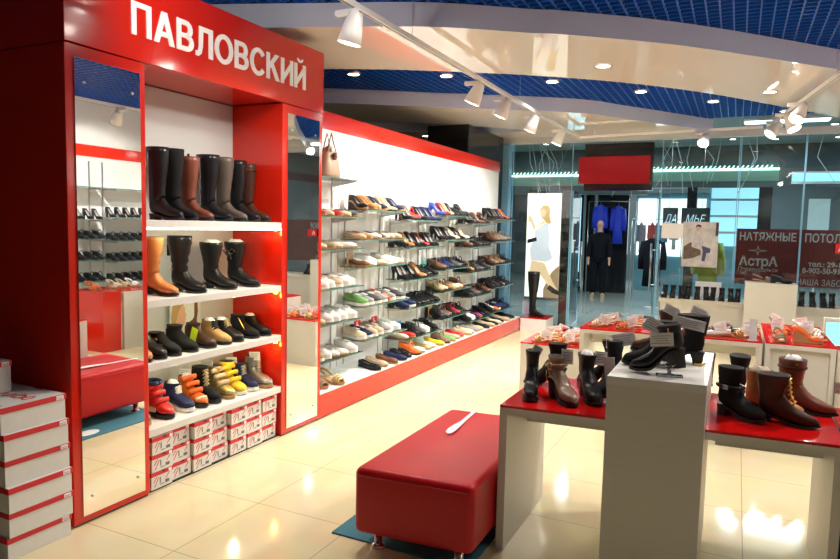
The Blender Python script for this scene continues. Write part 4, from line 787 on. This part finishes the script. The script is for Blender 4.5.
fp([(.14, 1.60), (.34, 1.62), (.38, 1.40), (.36, 1.28), (.44, 1.08), (.30, 1.0), (.08, 1.04), (.06, 1.22), (.12, 1.36)], .0025, LDR, 'printed_dress')
fp([(.02, 1.36), (.16, 1.40), (.17, 1.34), (.02, 1.30)], .0015, LDK, 'printed_belt')
fp([(.10, 1.04), (.30, 1.02), (.44, .72), (.52, .60), (.46, .56), (.34, .70), (.20, .86), (.10, .70), (.06, .84)], .0025, LS, 'printed_leg')
fp([(.40, .66), (.56, .56), (.58, .50), (.44, .54), (.36, .60)], .0015, LDK, 'printed_shoe')
dc = struct(obj('column_dark', MB().box(-2.455, -2.30, 9.99, 10.2, 0, 2.12), BLACKG))
rs = thing('door_sign', 'red and black sign box hanging over the glass shop door', 'sign', (-2.21, 9.94, 2.12))
obj('red_face', MB().box(0, 1.02, -.02, 0, .10, .50), [mat('sign_dark_red', (.42, .008, .015), .2, noise=.08, scale=5)], rs); obj('black_box', MB().box(.08, 1.06, .0, .12, .0, .69), [BLACKG], rs)
BAN = mat('banner_red', (.20, .006, .010), .45, noise=.12, scale=3); BT = mat('banner_letters', (.62, .72, .76), .5)
bn = thing('banner', 'dark red window banner with pale Cyrillic lettering for stretch ceilings', 'banner', (-.015, 9.965, 0))
obj('banner_cloth', MB().box(0, 2.0, -.004, 0, .84, 1.60), [BAN], bn)
def bt(s, x, z, h, w, o=.004, nm='lettering', m=BT): place_text(nm, text_mesh(nm, s, h, w, .002, o, m), bn, T(x, -.006, z) @ MY)
bt('НАТЯЖНЫЕ', .038, 1.443, .108, .675, .003); bt('ПОТОЛКИ', .815, 1.440, .108, .56, .003)
bt('АстрА', .045, 1.10, .125, .47, .004); bt('Первоуральск', .042, 1.022, .056, .485, 0)
bt('тел.: 29-1', .87, 1.118, .066, .36, .002); bt('8-902-50-91', .805, 1.03, .070, .42, .002); bt('НАША ЗАБО', .755, .868, .082, .50, 0)
st = MB(); pts = []
for k in range(8): r_ = (.125 if k % 4 == 0 else .085) if k % 2 == 0 else .022; pts.append((.27+r_*math.cos(k*math.pi/4)*1.0, 1.305+r_*.85*math.sin(k*math.pi/4)))
flat_poly(pts, -.006, BT, 'star_logo', bn, .001, 'y'); flat_poly([(a*.62+.27*.38, z*.62+1.305*.38) for a, z in pts], -.008, BAN, 'star_logo_inner', bn, .001, 'y')
rsn = thing('small_red_sign', 'small bright red sign on the banner at right picture edge', 'sign', (1.13, 9.92, 1.30))
obj('sign_plate', MB().box(0, .20, -.10, -.092, 0, .13), [mat('bright_red_sign', (.75, .01, .02), .4)], rsn); place_text('lettering', text_mesh('small_sign_text', 'А', .07, None, .002, .002, PAPER), rsn, T(.03, -.101, .03) @ MY)
po = thing('window_poster', 'fashion poster of a seated figure taped to the shop glass', 'poster', (-.70, 9.885, 1.05))
obj('poster_sheet', MB().box(0, .46, -.004, 0, 0, .63), [mat('poster_paper', (.58, .56, .56), .5, noise=.5, scale=9)], po)
flat_poly([(.02, .10), (.14, .12), (.26, .18), (.26, .32), (.10, .34), (.02, .28)], -.005, mat('poster_brown', (.14, .10, .08), .6, noise=.6, scale=30), 'printed_ground', po, .001, 'y')
flat_poly([(.14, .50), (.24, .50), (.26, .36), (.32, .28), (.30, .10), (.26, .10), (.24, .24), (.12, .28)], -.006, mat('poster_cloth', (.55, .52, .55), .6, noise=.5, scale=20), 'printed_body', po, .001, 'y')
flat_poly([(.25, .30), (.37, .26), (.36, .20), (.32, .20), (.30, .08), (.26, .09), (.27, .22)], -.0075, mat('poster_jeans', (.06, .06, .16), .6), 'printed_legs', po, .001, 'y')
flat_poly(ell(.20, .54, .026, .034), -.0075, SKIN, 'printed_face', po, .001, 'y'); flat_poly([(.165, .54), (.17, .58), (.20, .595), (.235, .58), (.235, .54), (.225, .56), (.18, .565)], -.009, LDK, 'printed_hair', po, .001, 'y')
flat_poly([(.42, .44), (.455, .44), (.455, .62), (.42, .62)], -.0055, LDK, 'printed_stripe', po, .001, 'y')
tag(obj('blank_sheet', MB().box(-.985, -.70, 9.882, 9.886, 1.44, 1.655), [PAPER]), 'blank white sheet taped to the glass left of the fashion poster', 'sheet')
ns = thing('neon_sign', 'dark sign boards with glowing handwritten letters seen beyond the glass', 'sign', (-1.15, 11.6, 0))
NEON = mat('neon_letters', (.8, .95, 1), .4, emit=1.1, ecol=(.6, .85, 1)); SLATE = mat('slate_board', (.10, .14, .16), .5)
obj('hanging_wire', MB().tube([(.1, .01, 1.93), (.1, .01, 3.4)], .004, 5).tube([(.6, .01, 1.93), (.6, .01, 3.4)], .004, 5), [STEEL], ns)
obj('board', MB().box(0, .235, 0, .02, 1.60, 1.93), [SLATE], ns); obj('board', MB().box(.29, .72, 0, .02, 1.60, 1.93), [SLATE], ns)
place_text('lettering', text_mesh('neon_a', 'ДА', .14, .18, .004, -.003, NEON, .3), ns, T(.03, -.004, 1.68) @ MY); place_text('lettering', text_mesh('neon_b', 'МЬЕ', .14, .30, .004, -.003, NEON, .3), ns, T(.36, -.004, 1.68) @ MY)

# ================================================================== CORRIDOR AND SHOP ACROSS
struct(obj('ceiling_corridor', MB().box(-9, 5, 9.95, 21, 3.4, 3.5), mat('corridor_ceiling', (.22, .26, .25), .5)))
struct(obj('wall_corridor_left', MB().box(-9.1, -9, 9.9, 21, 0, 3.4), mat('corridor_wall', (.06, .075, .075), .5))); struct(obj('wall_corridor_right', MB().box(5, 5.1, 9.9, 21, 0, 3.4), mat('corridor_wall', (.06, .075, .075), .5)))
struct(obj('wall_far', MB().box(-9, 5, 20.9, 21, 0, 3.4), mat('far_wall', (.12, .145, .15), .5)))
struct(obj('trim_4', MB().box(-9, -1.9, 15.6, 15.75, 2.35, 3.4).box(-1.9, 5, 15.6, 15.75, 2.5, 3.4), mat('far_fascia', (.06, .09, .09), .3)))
def shopcol(x0, x1, y=15.5, nm='column_far', m=None): struct(obj(nm, MB().box(x0, x1, y, y+.3, 0, 2.5), m or BLACKG))
for x0, x1 in ((-6.6, -6.3), (-4.6, -4.2), (-1.05, -.85), (.35, .6), (2.2, 2.5)): shopcol(x0, x1)
# green-white garland of lights across the far fascia
for k, (x0, x1, z, y) in enumerate(((-6.6, -3.0, 2.78, 15.4), (-1.9, .7, 2.86, 15.4))):
    gt = thing('light_garland', 'green white string of lights along far shop fascia, %s half' % ('left', 'right')[k], 'garland', (x0, 15.54, z), 0, 'light garlands on the far fascia')
    obj('light_strip', MB().box(0, x1-x0, 0, .03, 0, .045), [mat('garland_glow', (.75, 1, .88), .5, emit=3, ecol=(.6, 1, .82))], gt); ic = MB()
    for j in range(int((x1-x0)/.09)): ic.tube([(j*.09, -.01, .05), (j*.09+.04, -.01, .10)], .010, 4)
    obj('icicle_lights', ic, [mat('garland_glow', (.75, 1, .88), .5, emit=3, ecol=(.6, 1, .82))], gt); obj('fascia_strip', MB().box(0, x1-x0, .03, .06, -.22, .0), [mat('garland_green', (.20, .38, .30), .4)], gt)
wr = MB()
for k in range(40):
    x = -7+random.random()*9; wr.tube([(x+random.uniform(-.3, .3), 13.5, 2.2+random.random()*.3), (x, 13.5, 2.9), (x+random.uniform(-.4, .4), 13.5, 3.35)], .006, 4)
t = tag(obj('hanging_decoration', wr, [mat('silver_wire', (.35, .42, .40), .4)]), 'silvery web of hanging wire decoration under the corridor ceiling', 'decoration'); t['kind'] = 'stuff'
lw = thing('lit_window', 'white glowing shop window across the corridor', 'window', (-2.35, 17.6, 0)); obj('lit_face', MB().box(0, 1.6, 0, .05, .9, 2.35), [mat('window_glow', (.85, .97, 1), .5, emit=1.6, ecol=(.85, .97, 1))], lw); obj('frame', MB().box(-.05, 1.65, .05, .1, .0, 2.5), [mat('cyan_frame', (.2, .45, .55), .4)], lw)
lw = thing('lit_window', 'cyan white glowing display window behind the fashion poster', 'window', (-.64, 17.6, 0)); obj('lit_face', MB().box(0, 1.15, 0, .05, 1.2, 2.75), [mat('cyan_window_glow', (.45, .85, 1), .5, emit=1.0, ecol=(.40, .85, 1))], lw); obj('frame', MB().box(-.04, 1.2, .05, .1, .0, 2.85), [mat('cyan_frame', (.2, .45, .55), .4)], lw)
for k in range(3): obj('shelf_bar', MB().box(0, 1.15, -.02, 0, 1.5+.4*k, 1.56+.4*k), [mat('pale_bar', (.7, .8, .85), .4)], lw)
lw = thing('lit_window', 'narrow cyan glowing window left of the shop door', 'window', (-3.85, 15.9, 0)); obj('lit_face', MB().box(0, .40, 0, .05, .5, 2.3), [mat('narrow_glow', (.5, .88, 1), .5, emit=1.0, ecol=(.45, .85, 1))], lw); obj('frame', MB().box(-.04, .44, .05, .1, .0, 2.4), [BLACKG], lw)
# clothes rail with blue jackets
def garment(lb, nm, cat, x, y, z0, z1, w, m, group=None, rz=0, d=.12):
    t = thing(nm, lb, cat, (x, y, 0), rz, group); rg = []
    for z, ww in ((z0, w*.95), (z0+(z1-z0)*.4, w*.85), (z0+(z1-z0)*.75, w), (z1-.06, w*.85), (z1-.01, w*.28)): rg.append([(ww*se(math.cos(a), 2.5)/2*(1+.05*math.sin(6*a)), d*se(math.sin(a), 2.5)/2, z) for a in [2*math.pi*k/18 for k in range(18)]])
    obj('garment_body', MB().loft(rg), [m], t)
    for s in (-1, 1): obj('sleeve', MB().tube([(s*w*.42, 0, z1-.08), (s*w*.56, 0, z1-.35), (s*w*.58, .0, z0+(z1-z0)*.35)], [.07, .065, .055], 8), [m], t)
    obj('hanger_hook', MB().tube([(0, 0, z1-.01), (0, 0, z1+.05)], .005, 5), [STEEL], t); return t
JB = mat('jacket_blue', (.01, .035, .50), .6); JK = mat('coat_black', (.007, .007, .010), .9, spec=.08)
garment('left bright blue jacket hanging behind the mannequin', 'jacket', 'jacket', -3.02, 16.1, 1.25, 2.15, .24, JB, 'blue jackets'); garment('right bright blue jacket hanging behind the mannequin', 'jacket', 'jacket', -2.60, 16.1, 1.2, 2.12, .24, JB, 'blue jackets')
tag(obj('clothes_rail', MB().tube([(-3.3, 16.1, 2.215), (-2.2, 16.1, 2.215)], .012).tube([(-3.3, 16.1, 0), (-3.3, 16.1, 2.215)], .015).tube([(-2.2, 16.1, 0), (-2.2, 16.1, 2.215)], .015), [STEEL]), 'steel clothes rail holding the blue jackets', 'rail')
garment('black coat hanging beyond the open glass door', 'coat', 'coat', -1.48, 13.4, .45, 1.40, .36, JK, None, 0, .22)
tag(obj('coat_stand', MB().tube([(-1.48, 13.65, 0), (-1.48, 13.65, 1.455), (-1.48, 13.38, 1.455)], .012).lathe([(.15, 0), (.15, .015)], 16, M=T(-1.48, 13.65, 0)), [STEEL]), 'thin steel stand carrying the black coat', 'stand')
garment('yellow green dress hanging behind the fashion poster', 'dress', 'dress', -.40, 11.2, .55, 1.45, .32, mat('dress_green', (.30, .36, .03), .7), None, 0, .16)
tag(obj('coat_stand', MB().tube([(-.40, 11.40, 0), (-.40, 11.40, 1.505), (-.40, 11.18, 1.505)], .012).lathe([(.15, 0), (.15, .015)], 16, M=T(-.40, 11.40, 0)), [STEEL]), 'thin steel stand carrying the yellow green dress', 'stand')
bgm = [((.30, .30, .34), 'grey'), ((.55, .10, .08), 'red'), ((.15, .35, .55), 'light blue'), ((.6, .6, .6), 'white')]
for k in range(4): garment('small %s garment on the bright far rack' % bgm[k][1], 'shirt', 'shirt', -2.12+.25*k, 16.6, 1.0+.1*(k % 2), 1.75, .085, mat('far_cloth_%d' % k, bgm[k][0], .7, noise=.5, scale=20), 'garments on the far rack', 0, .2)
tag(obj('clothes_rail', MB().tube([(-2.35, 16.6, 1.815), (-1.2, 16.6, 1.815)], .010).tube([(-2.35, 16.6, 0), (-2.35, 16.6, 1.815)], .012).tube([(-1.2, 16.6, 0), (-1.2, 16.6, 1.815)], .012), [STEEL]), 'low clothes rail in the bright far shop', 'rail')
for x0, x1 in ((-3.42, -3.22), (-3.14, -2.40)): struct(obj('partition_dark', MB().box(x0, x1, 16.35, 16.45, 0, 2.5), BLACKG))
# mannequin
mq = thing('mannequin', 'bald mannequin in black jacket and trousers standing beyond the door', 'mannequin', (-2.82, 15.1, 0), math.radians(8))
def skin(nm, verts, edges, mats, par, sub=2):
    me = bpy.data.meshes.new(nm); me.from_pydata([v[:3] for v in verts], edges, []); me.materials.append(mats); o = link(nm, me, par)
    s = o.modifiers.new('skin', 'SKIN'); s.use_smooth_shade = True
    for i, v in enumerate(verts): me.skin_vertices[0].data[i].radius = (v[3], v[4] if len(v) > 4 else v[3])
    me.skin_vertices[0].data[0].use_root = True
    b = o.modifiers.new('sub', 'SUBSURF'); b.levels = sub; b.render_levels = sub; return o
MS = mat('mannequin_skin', (.50, .28, .18), .5)
V = [(0, 0, .95, .10, .08), (0, 0, 1.15, .09, .07), (0, 0, 1.36, .10, .07), (0, 0, 1.47, .06, .06), (0, -.01, 1.54, .05, .055), (0, -.02, 1.61, .072, .085), (0, -.015, 1.69, .078, .095), (0, -.01, 1.75, .045, .06)]
E_ = [(0, 1), (1, 2), (2, 3), (3, 4), (4, 5), (5, 6), (6, 7)]
for s in (-1, 1):
    n0 = len(V); V += [(s*.17, 0, 1.37, .045), (s*.215, .0, 1.12, .040), (s*.225, -.04, .90, .034), (s*.23, -.06, .80, .036, .022), (s*.09, 0, .88, .085), (s*.10, -.01, .50, .06), (s*.10, .01, .10, .042), (s*.11, -.06, .05, .042, .035), (s*.12, -.16, .035, .035, .03)]
    E_ += [(2, n0), (n0, n0+1), (n0+1, n0+2), (n0+2, n0+3), (0, n0+4), (n0+4, n0+5), (n0+5, n0+6), (n0+6, n0+7), (n0+7, n0+8)]
    for f in range(5):
        a = -.03+.015*f; V.append((s*(.23), -.06+a*.9, .735-(.01 if f in (0, 4) else 0), .010)); E_.append((n0+3, len(V)-1))
skin('body', V, E_, MS, mq)
V = [(0, 0, .80, .18, .15), (0, 0, 1.12, .17, .14), (0, 0, 1.34, .18, .14), (0, 0, 1.43, .12, .12), (0, 0, 1.50, .075, .075)]; E_ = [(0, 1), (1, 2), (2, 3), (3, 4)]
for s in (-1, 1): n0 = len(V); V += [(s*.17, 0, 1.36, .085), (s*.218, 0, 1.12, .070), (s*.226, -.035, .88, .055)]; E_ += [(2, n0), (n0, n0+1), (n0+1, n0+2)]
skin('jacket', V, E_, JK, mq)
V = [(0, 0, .97, .155, .125)]; E_ = []
for s in (-1, 1): n0 = len(V); V += [(s*.09, 0, .84, .115), (s*.10, -.01, .50, .09), (s*.105, .0, .06, .075)]; E_ += [(0, n0), (n0, n0+1), (n0+1, n0+2)]
skin('trousers', V, E_, JK, mq)
for s in (-1, 1):
    obj('ear', MB().lathe([(.004, 0), (.018, .004), (.004, .010)], 8, M=T(s*.082, -.01, 1.65) @ R(90*s, 'Y')), [MS], mq)
    obj('shoe', MB().loft([ringAB((s*0+x_, 0, .07), (x_, 0, .0), .045) for x_ in (-.1, 0, .1)]), [SOLET], mq, loc=(s*.115, -.08, 0), rz=math.radians(90))
obj('nose', MB().loft([[(-.008, -.10, 1.66), (.008, -.10, 1.66), (0, -.105, 1.665)], [(-.014, -.10, 1.62), (.014, -.10, 1.62), (0, -.125, 1.62)]]), [MS], mq)
# corridor lighting
for k, (x, y) in enumerate(((-4.6, 13), (-3.9, 14.2), (-3.2, 11.4), (-.2, 14.4), (.35, 13.2), (.55, 14.6), (.9, 12.2), (1.1, 13.8), (1.35, 12.9), (1.6, 14.6), (-1.2, 13.4), (-.7, 11.6))): downlight(x, y, 3.385, 'small white corridor ceiling lamp beyond the glass, %s counted' % ORD[k], lit=False)
cs = thing('light_strip', 'long cyan light strip high on the far fascia behind the red banner', 'light', (.95, 15.53, 2.62)); obj('glow_tube', MB().box(0, 3.2, 0, .05, 0, .16), [mat('cyan_strip', (.35, .85, 1), .5, emit=1.2, ecol=(.30, .80, 1))], cs); obj('strip_tray', MB().box(-.02, 3.22, .05, .07, -.05, .2), [STEEL], cs)
tag(obj('display_board', MB().box(1.25, 1.62, 15.3, 15.36, 1.55, 2.25).box(1.42, 1.45, 15.32, 15.34, 0, 1.55).box(1.2, 1.67, 15.2, 15.46, 0, .03), [mat('board_pale', (.45, .55, .55), .5)]), 'pale grey standing board beyond the glass above the banner', 'board')
def hall_light(x, y, lb, w=1.2, d=.3, p=P_HALL, z=3.38):
    t = thing('corridor_light', lb, 'ceiling light', (x, y, z), 0, 'corridor ceiling lights'); obj('housing', MB().box(-w/2-.02, w/2+.02, -d/2-.02, d/2+.02, -.02, .02), [LAMPW], t); obj('diffuser', MB().box(-w/2, w/2, -d/2, d/2, -.028, -.02), [mat('hall_diffuser', (.8, .95, 1), .5, emit=5, ecol=(.6, .88, 1))], t)
    l = bpy.data.lights.new('hall_lamp', 'AREA'); l.energy = p; l.color = COOL; l.shape = 'RECTANGLE'; l.size = w; l.size_y = d
    o = bpy.data.objects.new('hall_lamp', l); COL.objects.link(o); o.location = (x, y, z-.04)
for k, (x, y) in enumerate(((-5.0, 12.2), (-2.2, 12.0), (.6, 12.2), (3.0, 12.5), (-3.0, 18.5), (-.6, 18.5), (1.8, 17.5))): hall_light(x, y, 'cool corridor ceiling panel light, %s in order from near left' % ORD[k])
